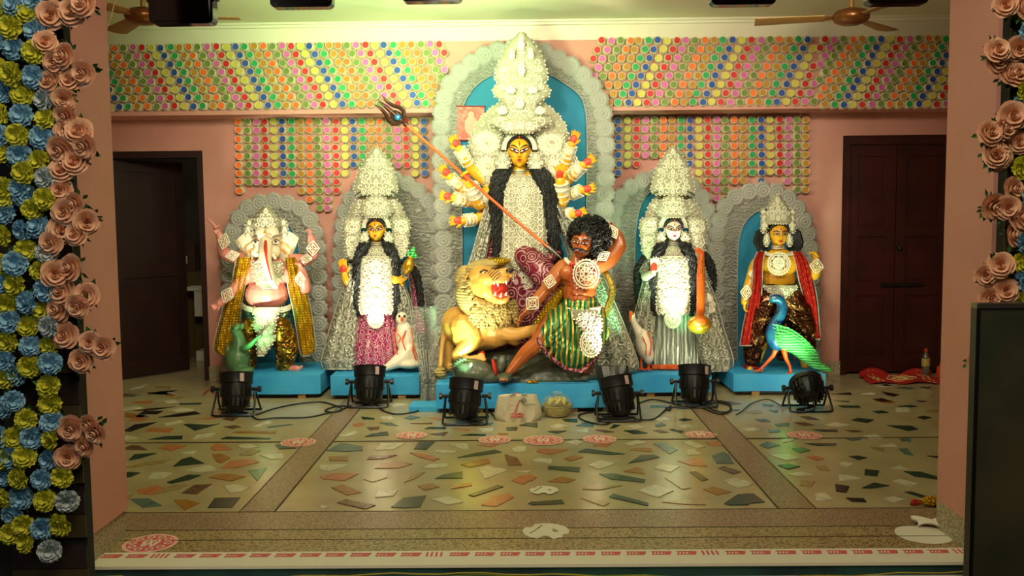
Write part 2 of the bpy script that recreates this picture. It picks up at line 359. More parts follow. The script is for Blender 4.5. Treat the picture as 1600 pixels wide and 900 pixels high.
# stones traced per quadrant of the floor
ST = {
(170, 620, 4.5): '''k 40,35 75,38 105,52 55,55|o 165,38 310,25 300,48 190,48|g 495,48 655,42 645,54 500,55|k 210,122 250,98 385,100 340,122
k 350,145 470,122 610,103 645,120 480,140|o 130,172 185,148 270,145 262,165|k 105,240 180,195 340,178 270,205 150,245|o 255,245 285,220 460,222 430,252
g 525,195 560,190 700,198 780,188 690,215 605,238|o 600,160 760,138 740,158|b 800,158 850,140 910,150 870,170|b 805,210 890,200 935,212 870,225|s 1110,210 1280,190 1295,196 1120,220
c 870,255 900,244 1180,244 1175,258|g 275,300 400,278 520,274 515,298|g 785,297 830,280 1140,290 1130,298|w 588,300 620,270 760,252 710,280
b 98,370 155,342 215,345 270,375|o 345,362 420,335 545,345 440,380|o 712,358 745,332 810,335 865,372 740,378|g 142,445 180,405 335,398 210,435
w 505,395 620,375 595,405|c 725,405 795,400 855,430 790,468 755,455|t 915,408 1000,372 1070,378 1000,412|w 1060,410 1225,402 1230,432 1140,438
g 452,490 510,440 575,422 672,468|t 110,495 300,452 440,440 380,468 150,500|w 545,518 650,488 720,485 760,515 640,528|o 790,500 850,450 1000,440 1060,460 900,500
g 65,540 150,530 220,535 150,565 75,568|w 265,580 320,530 450,535 380,570|g 408,602 560,548 650,552 560,585 440,610|c 700,568 790,542 880,545 965,562 860,592
e 980,518 1110,500 1045,592|o 195,655 330,625 410,640 300,688 210,680|t 300,690 440,625 560,618 480,655|b 510,678 600,622 725,614 620,685|w 808,630 880,618 990,635 930,668 850,675
c 455,725 540,722 640,748 535,798|g 695,780 745,712 925,708 870,778|s 150,718 280,715 375,765 240,780|w 55,285 130,272 205,290 120,302|w 385,190 500,165 530,175 400,200|w 60,80 200,65 240,78 90,95|w 1010,210 1120,168 1155,180 1040,215|o 50,195 90,200 60,212|w 390,30 460,20 490,38 410,42|g 1170,340 1210,335 1320,362 1200,368|w 430,95 520,78 600,88 480,105|w 905,345 990,330 1060,355 940,365|t 60,705 170,690 140,720 80,722|b 60,600 120,598 100,615''',
(500, 620, 4.5): '''g 288,140 380,150 383,160 300,158|s 588,150 640,132 705,145 640,162|o 770,145 860,150 850,168|s 415,182 500,182 555,205 470,200|b 325,215 420,210 415,230 350,235
w 130,278 250,240 265,258 200,280|g 315,280 370,258 475,245 483,270|b 635,188 790,184 790,192|g 735,225 770,212 885,214 885,226|b 770,262 905,246 870,275|o 940,225 1060,228 1040,238
s 1080,205 1130,185 1220,182 1200,200|g 990,272 1060,262 1170,264 1160,274|g 1308,215 1390,212 1385,235 1312,237|g 1400,200 1460,182 1530,185 1530,215|w 1110,225 1225,220 1215,242 1140,244|c 1248,256 1325,256 1320,266 1260,266
s 45,378 150,325 300,348 302,378 180,384|w 385,375 430,325 600,325 520,370|g 660,368 695,318 810,316 750,370|w 900,330 1035,330 1045,370 980,362|w 808,375 965,380 945,397 815,392|o 630,392 720,400 840,435 800,450 700,425
g 965,428 1080,398 1230,372 1280,390 1100,415|c 62,422 205,415 198,450 65,448|b 330,440 360,412 540,410 450,435|c 385,503 440,465 560,458 655,470 560,500|c 990,478 1070,450 1190,434 1195,465 1060,495
b 1298,405 1385,430 1422,480 1320,482|w 720,502 770,475 895,468 900,490 850,500|w 1112,505 1180,485 1325,515 1160,578|o 0,560 120,538 270,540 170,590 20,578|t 305,580 380,545 480,540 470,570 370,600
g 808,575 860,548 1003,525 1003,572|t 590,605 650,540 740,530 680,570|c 78,638 165,618 290,672 190,692|c 685,625 780,610 840,632 735,658|o 918,650 960,620 1060,600 1070,622|g 1042,690 1250,620 1290,632 1080,702
o 1345,590 1400,560 1480,546 1520,565 1430,618|w 388,708 410,660 545,660 520,695|b 120,745 180,722 390,762 320,790|g 500,775 590,710 748,695 705,775 600,782|w 780,720 900,700 1010,740 900,760|o 1135,760 1220,700 1335,678 1365,705 1240,770
g 1462,752 1490,738 1530,740 1530,758|w 1345,365 1400,347 1448,352 1445,385 1370,390|w 1370,525 1500,518 1450,535|w 0,480 120,475 210,480 70,525 0,510|w 470,50 560,45 620,52 520,68|o 230,190 290,183 315,198 240,208|w 420,140 500,135 520,155 440,160|o 1100,340 1260,335 1200,355|w 0,760 70,775 10,790''',
(830, 620, 4.5): '''g 218,155 325,155 325,180 235,172|s 470,158 550,156 550,172 480,172|s 312,205 380,180 440,190 440,212|g 550,222 580,195 628,200 590,218|g 115,245 160,240 248,240 180,258|b 450,232 500,232 585,248 520,252
g 650,238 740,235 820,255 720,262|b 858,236 900,232 970,248 910,252|g 972,230 1000,226 1075,244 1060,254|g 1032,160 1080,150 1132,162 1070,172|s 870,200 920,184 950,200 890,212|w 128,210 190,190 260,208 180,222|w 670,205 740,195 800,212 720,222
w 300,240 400,225 400,255|w 240,320 310,300 372,318 330,340|o 35,385 60,366 265,370 130,408|g 328,388 385,364 660,402 560,408|c 232,432 305,410 365,425 275,452|w 0,450 50,430 150,440 140,470|g 118,508 122,487 346,496 338,530
c 693,374 730,360 845,362 852,388|s 862,330 940,322 1028,372 975,402|g 682,468 770,412 860,408 902,424 800,448|w 405,480 480,445 600,465 480,510|o 435,345 520,305 570,320 530,352|w 650,330 740,305 820,320 700,345|w 1060,320 1110,308 1230,350 1170,362
o 1225,320 1335,308 1342,345 1260,342|w 1098,370 1150,370 1200,405 1098,412|s 1270,415 1350,388 1392,410 1425,470 1300,465|o 1030,450 1180,435 1240,488 1120,482|w 860,500 920,470 1045,490 980,530|b 1312,502 1350,488 1480,528 1420,545|g 1115,530 1160,524 1245,582 1200,592
c 650,525 740,495 785,505 800,542|g 478,542 570,538 805,582 795,602 560,580|c 118,595 210,562 310,582 255,605|o 0,550 38,568 0,595|t 360,650 400,605 640,625 480,655|w 745,660 870,618 1000,660 890,708|t 940,570 1040,565 1125,640 1060,650
c 1210,650 1280,632 1410,670 1305,690|w 1340,592 1440,572 1530,600 1530,630 1450,642|t 345,712 390,705 552,745 510,770|g 548,705 575,682 825,748 822,768|g 0,740 215,724 235,752 0,762|t 920,740 1060,715 1225,720 1230,760 1080,755|g 1355,752 1450,688 1530,680 1530,760 1400,764
s 835,62 950,62 950,76 840,76|b 1380,32 1480,48 1400,56|s 1395,85 1470,92 1410,102|w 1470,228 1530,215 1530,245|w 860,155 940,140 980,162 900,170|w 1040,205 1110,192 1140,210 1080,225''',
(1160, 600, 4.09): '''s 125,128 200,132 195,145 130,140|s 170,168 230,170 215,182|t 20,178 110,165 130,185 60,192|s 205,255 300,250 295,268 220,270|s 165,295 240,290 245,305 170,312|b 365,208 430,208 500,230 420,228|k 570,64 690,55 700,70|k 888,48 1005,68 970,80 920,70
k 833,98 890,90 960,112 890,116|k 580,106 685,110 680,116|g 612,138 745,140 755,152 640,150|g 832,175 890,170 935,182 870,188|g 990,142 1080,135 1120,145 1050,150|k 1110,106 1180,110 1150,116|g 695,232 740,218 842,230 800,250|k 1115,212 1160,204 1210,215 1160,226
t 1160,180 1200,164 1270,172 1230,188|g 925,265 1080,268 1125,290 1060,300|g 450,292 600,290 612,306 520,305|b 325,245 400,245 465,265 390,268|w 530,262 590,245 695,262 620,272|b 650,295 730,295 770,306 700,308|s 108,390 160,370 245,390 160,412|w 250,352 330,348 330,360 260,375
g 400,380 600,380 600,392 480,395|e 315,412 390,408 435,425 370,440|o 410,465 470,460 525,475 470,488|w 170,452 290,448 360,475 280,490|g 228,520 290,512 370,528 290,545|t 470,525 530,522 560,555 490,550|w 610,508 660,496 720,508 670,530|g 680,462 740,458 800,472 740,485
t 815,400 910,410 905,435 830,420|s 995,415 1050,410 1095,458 1040,450|k 1178,460 1260,462 1350,480 1345,488|g 782,545 875,555 860,590 780,582|g 1030,558 1140,562 1250,595 1245,610 1100,590|t 372,615 465,620 440,655 368,650|w 615,580 690,585 760,605 620,620|k 592,640 685,655 665,695 598,685
g 762,665 840,630 940,650 820,668|w 960,620 1010,610 1130,635 1080,655|k 660,728 775,732 795,755 700,752|w 465,705 530,695 580,740 470,750|w 895,735 960,720 1035,738 980,755|g 1035,690 1080,688 1180,720 1150,728|w 290,575 380,560 460,580 360,590|w 0,610 70,640 0,662|g 0,710 70,700 145,755 0,768|k 1290,648 1342,645 1342,656|b 1255,365 1345,380 1290,386|t 1280,410 1350,420 1320,430|s 80,225 150,225 180,240 120,242|w 0,285 70,278 130,295 40,305|s 660,350 730,340 760,355 700,362|w 770,330 850,322 900,345 820,352|w 760,62 830,52 850,65|w 940,540 1000,520 1060,545|w 870,395 960,380 990,400|s 1000,350 1075,345 1078,370 1020,365'''}
PEDP = [(-2.6, -1.6, 7.27), (-1.5, -.8, 7.2), (-.66, .62, 6.68), (.8, 1.5, 7.2), (1.66, 2.42, 7.2)]
for (ox, oy, sc), txt in ST.items():
    for item in txt.replace('\n', '|').split('|'):
        p = item.split()
        pts = [flr(ox + float(a.split(',')[0])/sc, oy + float(a.split(',')[1])/sc) for a in p[1:]]
        q = MB(); q.prism([Vector((v.x, v.y, -.002)) for v in pts][::-1], (0, 0, .0034 + rnd.random()*.0012))
        c = sum(pts, Vector())/len(pts)
        if any(a < c.x < b and c.y > y for a, b, y in PEDP): continue
        struct('marble_chip', q, M['st_' + p[0]], floor)
# further chips towards the corners, away from the traced ones
for k in range(46):
    x = rnd.choice([rnd.uniform(-3.9, -2.75), rnd.uniform(2.6, 3.9)]); y = rnd.uniform(6.6, 7.9) if abs(x) < 3.3 else rnd.uniform(4.6, 7.9)
    a = rnd.uniform(0, PI); l = rnd.uniform(.06, .16); w = rnd.uniform(.03, .07)
    pts = [Vector((x + l*math.cos(t)*math.cos(a) - w*math.sin(t)*math.sin(a), y + l*math.cos(t)*math.sin(a) + w*math.sin(t)*math.cos(a), -.002)) for t in (0.3, 1.4 + rnd.random()*.5, 2.9, 4.2 + rnd.random()*.6)]
    q = MB(); q.prism(pts, (0, 0, .0034)); struct('marble_chip', q, M['st_' + rnd.choice('gwotcbskw')], floor)

# doors
def leaf(nm, x0, x1, z0, z1, y, parent):
    q = MB(); t = .035; st = .085
    q.box2((x0, y, z0), (x1, y + t*.55, z1))
    zs = [z0, z0 + (z1-z0)*.07, z0 + (z1-z0)*.34, z0 + (z1-z0)*.395, z0 + (z1-z0)*.60, z0 + (z1-z0)*.64, z1 - .1, z1]
    q.box2((x0, y - t*.5, z0), (x0 + st, y, z1)); q.box2((x1 - st, y - t*.5, z0), (x1, y, z1))
    for a, b in ((0, 1), (2, 3), (4, 5), (6, 7)): q.box2((x0 + st, y - t*.5, zs[a]), (x1 - st, y, zs[b]))
    lf = struct(nm, q, M['door'], parent)
    for a, b in ((1, 2), (3, 4), (5, 6)):
        p = MB(); p.box2((x0 + st + .03, y - .010, zs[a] + .03), (x1 - st - .03, y + .004, zs[b] - .03)); struct('raised_panel', p, M['door'], lf)
    return lf
d1 = bpy.data.objects.new('door_1', None); COL.objects.link(d1); d1['kind'] = 'structure'
m = MB(); fw = .075
m.box2((dr0, YW + .03, 0), (dr0 + fw, YW + .14, drt)); m.box2((dr1 - fw, YW + .03, 0), (dr1, YW + .14, drt)); m.box2((dr0 + fw, YW + .03, drt - fw), (dr1 - fw, YW + .14, drt))
struct('door_frame', m, M['door'], d1)
mid = (dr0 + dr1)/2 - .03
lf = leaf('door_leaf', dr0 + fw, mid - .003, .02, drt - fw, YW + .08, d1)
lf2 = leaf('door_leaf', mid + .003, dr1 - fw, .02, drt - fw, YW + .08, d1)
m = MB(); zz = at(1404, 388, YW).z
m.lathe([(.018, 0), (.02, .01), (.012, .03), (.02, .045), (.004, .05)], (mid + .03, YW + .06, zz), Matrix.Rotation(PI/2, 3, 'X'), 10); struct('door_knob', m, M['black'], lf2)
m = MB(); zz = at(1404, 446, YW).z; m.box2((mid - .12, YW + .045, zz - .018), (mid + .2, YW + .06, zz + .018)); m.tube([(mid - .1, YW + .04, zz), (mid + .25, YW + .04, zz)], .01, 8)
struct('door_bolt', m, M['black'], lf2)
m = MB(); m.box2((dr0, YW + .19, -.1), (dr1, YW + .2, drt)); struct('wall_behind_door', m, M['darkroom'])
# left doorway: frame, leaf standing open into the dark room
d2 = bpy.data.objects.new('door_2', None); COL.objects.link(d2); d2['kind'] = 'structure'
m = MB(); m.box2((dl0, YW + .0, 0), (dl0 + .05, YW + .14, dlt)); m.box2((dl1 - .05, YW + .0, 0), (dl1, YW + .14, dlt)); m.box2((dl0 + .05, YW + .0, dlt - .06), (dl1 - .05, YW + .14, dlt))
struct('door_frame', m, M['doorleaf'], d2)
LR = bpy.data.objects.new('door_leaf', None)
q = MB(); hx = dl0 + .05; L0 = .68
ang = math.radians(50)
def dp(a, t, z): return Vector((hx + math.cos(ang)*a + math.sin(ang)*t, YW + .06 + math.sin(ang)*a - math.cos(ang)*t, z))
def dbox(q, a0, a1, t0, t1, z0, z1):
    v = [dp(a, t, z) for a in (a0, a1) for t in (t0, t1) for z in (z0, z1)]
    q.add(v, [(0,1,3,2),(4,6,7,5),(0,4,5,1),(2,3,7,6),(0,2,6,4),(1,5,7,3)])
dbox(q, 0, L0, 0, .02, .01, dlt - .07)
for a0, a1, z0, z1 in ((0, .08, .01, dlt-.07), (L0-.08, L0, .01, dlt-.07), (.08, L0-.08, .01, .15), (.08, L0-.08, .9, 1.0), (.08, L0-.08, dlt-.17, dlt-.07)): dbox(q, a0, a1, .02, .035, z0, z1)
struct('door_leaf', q, M['doorleaf'], d2)
# dark room beyond
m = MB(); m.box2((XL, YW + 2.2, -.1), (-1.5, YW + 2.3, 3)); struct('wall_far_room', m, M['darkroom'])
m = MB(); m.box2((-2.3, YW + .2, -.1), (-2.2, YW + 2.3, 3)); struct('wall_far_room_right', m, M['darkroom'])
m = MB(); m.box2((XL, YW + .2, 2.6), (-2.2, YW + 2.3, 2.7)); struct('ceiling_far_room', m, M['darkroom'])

# =============== paper cups ===============
SEQ = ['ochre', 'orange', 'olive', 'pink', 'red', 'yellow', 'blue', 'green']
cupme = {}
def cup_mesh(c):
    if c in cupme: return cupme[c]
    q = MB(); n = 12
    R = Matrix.Rotation(PI/2, 3, 'X')
    vs_ = []
    for r, y in ((.0385, 0), (.030, -.055), (.0285, -.056), (.0265, -.052)):
        for k in range(n): vs_.append((r*math.cos(2*PI*k/n), y, r*math.sin(2*PI*k/n)))
    fs = []
    for j in range(3):
        for k in range(n): fs.append((j*n+k, (j+1)*n+k, (j+1)*n+(k+1) % n, j*n+(k+1) % n))
    q.add(vs_, fs); q.mi = 1; q.add([vs_[3*n+k] for k in range(n)], [tuple(range(n))[::-1]])
    me = q.mesh('paper_cup_' + c, [M['paper'], M['cup_' + c]]); me.set_sharp_from_angle(angle=math.radians(35)); cupme[c] = me
    return me
def cups(label, Y, gen):
    lst = list(gen); c0 = at(lst[0][0], lst[0][1], Y)
    r = root('paper_cup_panel', label, 'cup decoration', c0)
    for px, py, c in lst:
        p = at(px + rnd.uniform(-.6, .6), py + rnd.uniform(-.5, .5), Y)
        inst('paper_cup', cup_mesh(c), r, (p.x, Y, p.z), (rnd.uniform(-.06, .06), rnd.uniform(0, 6), rnd.uniform(-.08, .08)))
def g1():
    for r in range(8):
        for n in range(-5, 37):
            x = 168 + 14.45*n + 7.25*r; y = 77 + 13.05*r - (x - 160)*.0115
            if 140 < x < 690 + (6 if r < 4 else 0): yield x, y, SEQ[n % 8]
RSEQ = ['red', 'pink', 'olive', 'orange', 'ochre', 'green', 'blue', 'yellow']
def g2():
    for r in range(8):
        for n in range(0, 28):
            x = 940 + 14.5*n - 6.7*r; y = 65.5 + 13.75*r - (x - 940)*.006
            if 925 < x < 1272: yield x, y, RSEQ[n % 8]
def g3():
    for r in range(9):
        for n in range(0, 21):
            x = 1286 + 14.55*n - 7.3*r; y = 63.5 + 12.6*r - (x - 1286)*.006
            if 1276 < x < 1530: yield x, y, RSEQ[n % 8]
CL = [9,8,8,8,8,8,8,9,10,11,11,9,7,6,6,6,6,6,6,6,7,7]
def g4():
    for i in range(22):
        for j in range(CL[i]): yield 375 + 13.7*i + .25*j, 191 + 13.45*j - .15*i*.1, SEQ[(i + 1) % 8]
RL = ['blue','yellow','red','pink','olive','orange','ochre','green','blue','yellow','red','pink','olive','orange','ochre','green','blue','yellow','red','pink','olive','ochre']
CR = [7,6,6,5,5,5,5,5,6,8,10,10,10,8,8,7,8,7,7,8,9,9]
def g5():
    for i in range(22):
        for j in range(CR[i]): yield 965.5 + 13.88*i, 189 + 13.6*j - i*.06, RL[i]
cups('slanting rows of coloured paper cups on the beam left of the central arch', YB - .006, g1())
cups('slanting rows of paper cups on the beam just right of the central arch', YB - .006, g2())
cups('slanting rows of paper cups on the beam above the brown door', YB - .006, g3())
cups('straight columns of paper cups on the wall left of the central arch', YW - .006, g4())
cups('straight columns of paper cups on the wall right of the central arch', YW - .006, g5())

# =============== pedestals ===============
PED = []
def pedestal(px0, px1, pyb, pyt, depth, label, skew=0):
    a = flr(px0, pyb); b = flr(px1, pyb); Y = (a.y + b.y)/2; zt = at((px0+px1)/2, pyt, Y).z
    r = root('pedestal', label, 'pedestal', ((a.x+b.x)/2, Y + depth/2, 0))
    q = MB()
    x0, x1 = a.x, b.x
    def f(u, v):
        x = x0 + (x1-x0)*u; z = .035 + (zt - .035)*v
        return Vector((x + .004*math.sin(9*z), Y + .006*math.sin(x*11 + z*9) , z + (.004*math.sin(x*8) if v == 1 else 0)))
    n = 14
    vs_ = []; fs = []
    # block with slightly rumpled front
    q.box2((x0, Y + .012, .035), (x1, Y + depth, zt))
    q.grid(lambda u, v: f(u, v), n, 4)
    q.grid(lambda u, v: Vector((x0 + (x1-x0)*u, Y + (depth)*v if v > 0 else f(u, 1).y, zt + .003 if v > 0 else f(u, 1).z)), n, 3)
    part('cloth_cover', q, M['blue'], r, smooth=False)
    q = MB(); q.box2((x0 + .03, Y + .03, .012), (x1 - .03, Y + depth - .03, .035)); part('gap_shade', q, M['black'], r, smooth=False)  # black slab stands in for the shade in the gap below
    for t in (.25, .8):
        q = MB(); xx = x0 + (x1-x0)*t; q.box2((xx - .03, Y + .015, 0), (xx + .03, Y + depth - .05, .033)); part('batten', q, M['wood'], r, smooth=False)
    PED.append((r, Y, zt, x0, x1)); return zt
zG = pedestal(352, 500, 623, 587, .66, 'blue cloth covered pedestal under the elephant-headed idol')
zL = pedestal(517, 655, 624, 588, .66, 'blue pedestal under the magenta-skirted idol')
zD = pedestal(682, 950, 645, 601, .95, 'large blue pedestal under the central ten-armed idol')
zS = pedestal(986, 1111, 620, 586, .66, 'blue pedestal under the idol holding the string instrument')
zK = pedestal(1145, 1290, 618, 585, .66, 'blue pedestal under the red-shawled idol and the peacock')
# =============== figure library ===============
M['lace'] = mat('shola_lace', '#ded9bf', 0.75)
M['lacebase'] = mat('shola_net', '#a09a80', 0.8, bump=('voronoi', 70, 0.5, 0.004))
M['laceg'] = mat('silver_lace', '#8f8b80', 0.6, bump=('swirl', 9, 0.8, 0.01), pat=('swirl', 9, '#aaa79c', 0.35, 0.8))
M['rose'] = mat('silver_lace_rosette', '#a9a79c', 0.6, bump=('noise', 60, 0.3))
M['pearl'] = mat('pearl_bead', '#e8e6d6', 0.3)
M['gold_skin'] = mat('yellow_skin', '#e3ae22', 0.33, bump=('noise', 8, 0.05), pat=('noise', 3, '#e0982a', 0.45, 0.75))
M['white_skin'] = mat('white_skin', '#e9dcc4', 0.35)
M['pink_skin'] = mat('pink_skin', '#cf7f74', 0.35, pat=('noise', 5, '#d98f80', 0.4, 0.7))
M['brown_skin'] = mat('brown_skin', '#b5622e', 0.28, bump=('noise', 8, 0.06), pat=('noise', 5, '#9a4e22', 0.4, 0.7))
M['ele_skin'] = mat('pale_elephant_skin', '#e2d3b4', 0.4)
M['red'] = mat('red_paint', '#c03024', 0.4)
M['redpalm'] = mat('red_palm_paint', '#cf3a22', 0.45)
M['eye'] = mat('eye_white', '#eee6cf', 0.25)
M['liner'] = mat('brown_eye_line', '#5c1c0c', 0.4)
M['dark'] = mat('dark_line_paint', '#2a120a', 0.4)
M['hair'] = mat('black_hair', '#080a08', 0.55, bump=('wavez', 30, 0.5, 0.006))
M['silver'] = mat('silver_brocade', '#8e8c7c', 0.38, 0.35, bump=('rings', 9, 0.8, 0.008), pat=('rings', 9, '#c8c6b4', 0.35, 0.8))
M['silverf'] = mat('silver_trim', '#c2c0ae', 0.4, 0.3)
M['redbro'] = mat('red_brocade', '#6d1428', 0.4, 0.2, bump=('rings', 11, 0.5, 0.005), pat=('rings', 11, '#b9898a', 0.62, 0.95))
M['magbro'] = mat('magenta_brocade', '#a3125a', 0.4, 0.15, bump=('rings', 19, 0.5, 0.005), pat=('rings', 19, '#c9a6a4', 0.5, 0.9))
M['silsk'] = mat('silver_green_silk', '#8a988c', 0.3, 0.5, pat=('wavex', 9, '#cfd6c4', 0.4, 0.8), bump=('wavex', 12, 0.4, 0.01))
M['goldcl'] = mat('gold_sequin_cloth', '#b5860c', 0.28, 0.65, bump=('lattice', 16, 0.9, 0.01), pat=('lattice', 16, '#e6cf3a', 0.15, 0.6))
M['golddh'] = mat('gold_foil_cloth', '#7d5210', 0.25, 0.75, bump=('swirl', 7, 0.9, 0.015), pat=('noise', 14, '#e0b43c', 0.5, 0.65))
M['bluedh'] = mat('teal_foil_cloth', '#28545a', 0.3, 0.6, bump=('swirl', 7, 0.8, 0.012), pat=('noise', 16, '#8f9c70', 0.5, 0.7))
M['copper'] = mat('copper_foil_cloth', '#4c2612', 0.25, 0.75, bump=('swirl', 6, 1.0, 0.02), pat=('noise', 12, '#c99a5c', 0.52, 0.68))
M['redsh'] = mat('red_sequin_cloth', '#a8140c', 0.3, 0.35, bump=('lattice', 26, 0.8, 0.006), pat=('lattice', 26, '#d8503c', 0.4, 0.8))
M['green_stripe'] = mat('green_gold_stripe_cloth', '#1f7048', 0.3, 0.5, pat=('wavex', 8, '#c7a63c', 0.55, 0.8), bump=('wavex', 12, 0.5, 0.01))
M['orange'] = mat('orange_paint', '#dd5a18', 0.35)
M['gold'] = mat('gold_paint', '#c98f22', 0.3, 0.6, bump=('noise', 30, 0.4))
M['lion'] = mat('lion_paint', '#d6a14c', 0.4, bump=('noise', 10, 0.2), pat=('noise', 4, '#c08638', 0.45, 0.75))
M['mane'] = mat('lion_mane', '#a08a50', 0.75, bump=('wavez', 14, 0.6, 0.01), pat=('noise', 7, '#c2a25e', 0.4, 0.7))
M['buff'] = mat('dark_green_clay', '#3c4436', 0.3, bump=('noise', 9, 0.7, 0.03), pat=('noise', 5, '#565a48', 0.4, 0.7))
M['rat'] = mat('green_lit_grey_clay', '#4c7248', 0.35, bump=('noise', 10, 0.3))  # the green light on the grey rat is mixed into this colour
M['pblue'] = mat('peacock_blue', '#12487e', 0.35, 0.2, pat=('noise', 10, '#1c7a96', 0.45, 0.7))
M['pgreen'] = mat('peacock_green', '#2fae4a', 0.4, bump=('wavez', 14, 0.7, 0.012), pat=('wavez', 14, '#7ad884', 0.4, 0.8))
M['teeth'] = mat('ivory_teeth', '#efe6cf', 0.3)
M['steel'] = mat('dull_steel', '#6d6a62', 0.3, 0.8)

def smooth_rows(rows, t):
    n = len(rows) - 1; x = t*n; i = min(int(x), n-1); f = x - i
    out = []
    P0, P1, P2, P3 = rows[max(i-1, 0)], rows[i], rows[i+1], rows[min(i+2, n)]
    for a, b, c, d in zip(P0, P1, P2, P3):
        out.append(0.5*((2*b) + (-a+c)*f + (2*a-5*b+4*c-d)*f*f + (-a+3*b-3*c+d)*f**3))
    return out
def path(pts, n):
    return [smooth_rows(pts, i/n) for i in range(n+1)]

class Fig:
    def __init__(s, Y): s.Y = Y; s.s = Y/FPX
    def p(s, px, py, dy=0): return at(px, py, s.Y + dy)
    def limb(s, mb, pts, n=10, sub=4):
        """pts: (px, py, dy, radius_px), smoothly interpolated, round ended"""
        q = path(pts, sub*(len(pts)-1)); P = [s.p(a[0], a[1], a[2]) for a in q]; Rr = [max(a[3], .3)*s.s for a in q]
        mb.tube(P, Rr, n)
        mb.ell(P[0], Rr[0], nu=10, nv=6); mb.ell(P[-1], Rr[-1], nu=10, nv=6)
    def ell(s, mb, px, py, dy, rx, ry, rz, rot=0, nu=16, nv=10):
        """rx, rz in px; ry in m; rot: clockwise degrees in the picture plane"""
        R = Matrix.Rotation(math.radians(rot), 3, 'Y')
        mb.ell(s.p(px, py, dy), (rx*s.s, ry, rz*s.s), R, nu, nv)
    def plate(s, mb, rows, dy=0, dome=.03, th=.02, scal=0, ns=0, folds=0, nf=0, nu=14, nv=None, uscal=0):
        nv = nv or max(10, int((rows[-1][0]-rows[0][0])/2.2))
        H = rows[-1][0] - rows[0][0]
        def surf(u, v, off=0):
            r = smooth_rows(rows, v); y, xl, xr = r[0], r[1], r[2]; ex = r[3] if len(r) > 3 else 0
            w = scal*abs(math.sin(PI*ns*v)) if scal else 0
            xl -= w; xr += w
            if uscal and v > .9: y += uscal*abs(math.sin(PI*u*8))*(v-.9)*10
            d = dy + ex - dome*math.sqrt(max(0, 1-(2*u-1)**2)) + off
            if folds: d += folds*math.sin(2*PI*nf*u + 1.5*v)
            return s.p(xl + (xr-xl)*u, y, d)
        mb.mi = 0; mb.sheet(lambda u, v: surf(u, v), nu, nv, (0, th, 0)); mb.mi = 1; mb.two = True
        def where(px, py, off=-.003):
            lo, hi = 0.0, 1.0
            for _ in range(16):
                mid = (lo+hi)/2
                if smooth_rows(rows, mid)[0] < py: lo = mid
                else: hi = mid
            r = smooth_rows(rows, lo)
            if r[2]-r[1] < 1: return None
            u = (px - r[1])/(r[2]-r[1])
            if u < .06 or u > .94: return None
            return surf(u, lo, off)
        return surf, where
    def spiral(s, mb, where, px, py, R, turns, sgn, ph, r=.75, n=15):
        pts = []
        for i in range(n):
            t = i/(n-1); a = ph + sgn*turns*2*PI*t; rr = R*(.15 + .85*t)
            w = where(px + rr*math.cos(a), py + rr*math.sin(a))
            if w is None: break
            pts.append(w)
        if len(pts) > 3: mb.tube(pts, r*s.s, 4, cap=False)
    def filigree(s, mb, rows, where, sp=9, cx=None, r=.8, seed=1):
        sp *= 1.28; r *= 1.35
        g = random.Random(seed); y = rows[0][0] + sp*.9; k = 0
        while y < rows[-1][0] - sp*.4:
            lo = [rw for rw in rows if rw[0] <= y][-1]; hi = [rw for rw in rows if rw[0] >= y][0]
            t = 0 if hi[0] == lo[0] else (y-lo[0])/(hi[0]-lo[0]); xl = lo[1]+(hi[1]-lo[1])*t; xr = lo[2]+(hi[2]-lo[2])*t
            c = cx if cx is not None else (xl+xr)/2
            x = sp*.55 if k % 2 else sp*1.05
            if not k % 2:   # central teardrop loop
                for q in (1, .55):
                    pts = [where(c + q*sp*.42*math.sin(a)*math.sin(a/2), y - q*sp*.5*math.cos(a)) for a in [2*PI*i/12 for i in range(13)]]
                    if all(p is not None for p in pts): mb.tube(pts, r*s.s*.8, 4, cap=False)
            while x < max(xr-c, c-xl):
                tr = g.choice((1.1, 1.5, .9)); ph = g.uniform(0, 6.3); R = sp*g.uniform(.46, .6)
                if c + x < xr: s.spiral(mb, where, c+x, y, R, tr, 1, ph, r)
                if c - x > xl: s.spiral(mb, where, c-x, y, R, tr, -1, PI-ph, r)
                x += sp
            y += sp*.86; k += 1
    def beads(s, mb, surf, step=4.5, r=1.5, H=100, bottom=True, off=-.004):
        n = max(4, int(H/step))
        for i in range(n+1):
            for u in (0.0, 1.0): mb.ell(surf(u, i/n, off), r*s.s, nu=6, nv=4)
        if bottom:
            for i in range(1, 8): mb.ell(surf(i/8, 1.0, off), r*s.s, nu=6, nv=4)
    def ornament(s, root_, name, rows, dy=0, dome=.03, th=.02, scal=2.2, ns=None, sp=9, mt='lace', seed=1, r=.8, bead=1.5, cx=None, label=None):
        mb = MB(); H = rows[-1][0]-rows[0][0]; ns = ns or max(3, int(H/9))
        surf, where = s.plate(mb, rows, dy, dome, th, scal, ns)
        s.filigree(mb, rows, where, sp, cx, r, seed)
        if bead: s.beads(mb, surf, 5, bead, H)
        return part(name, mb, M[mt], root_, label=label)
    def drape(s, root_, name, rows, mt, dy=0, folds=.015, nf=4, th=.015, dome=.04, fil=0, seed=1, border=True, label=None, nu=36):
        mb = MB(); surf, where = s.plate(mb, rows, dy, dome, th, 0, 0, folds, nf, nu=nu, nv=max(12, int((rows[-1][0]-rows[0][0])/5)))
        o = part(name, mb, M[mt], root_, label=label, sharp=80)
        if border:
            q = MB(); n = 30
            for u in (0.0, 1.0): q.tube([surf(u, i/n) for i in range(n+1)], 1.0*s.s, 5)
            q.tube([surf(i/n, 1.0) for i in range(n+1)], 1.2*s.s, 5)
            if fil: s.filigree(q, rows, where, fil, None, .8, seed)
            part('trim_thread', q, M['silverf'], o)
        return o
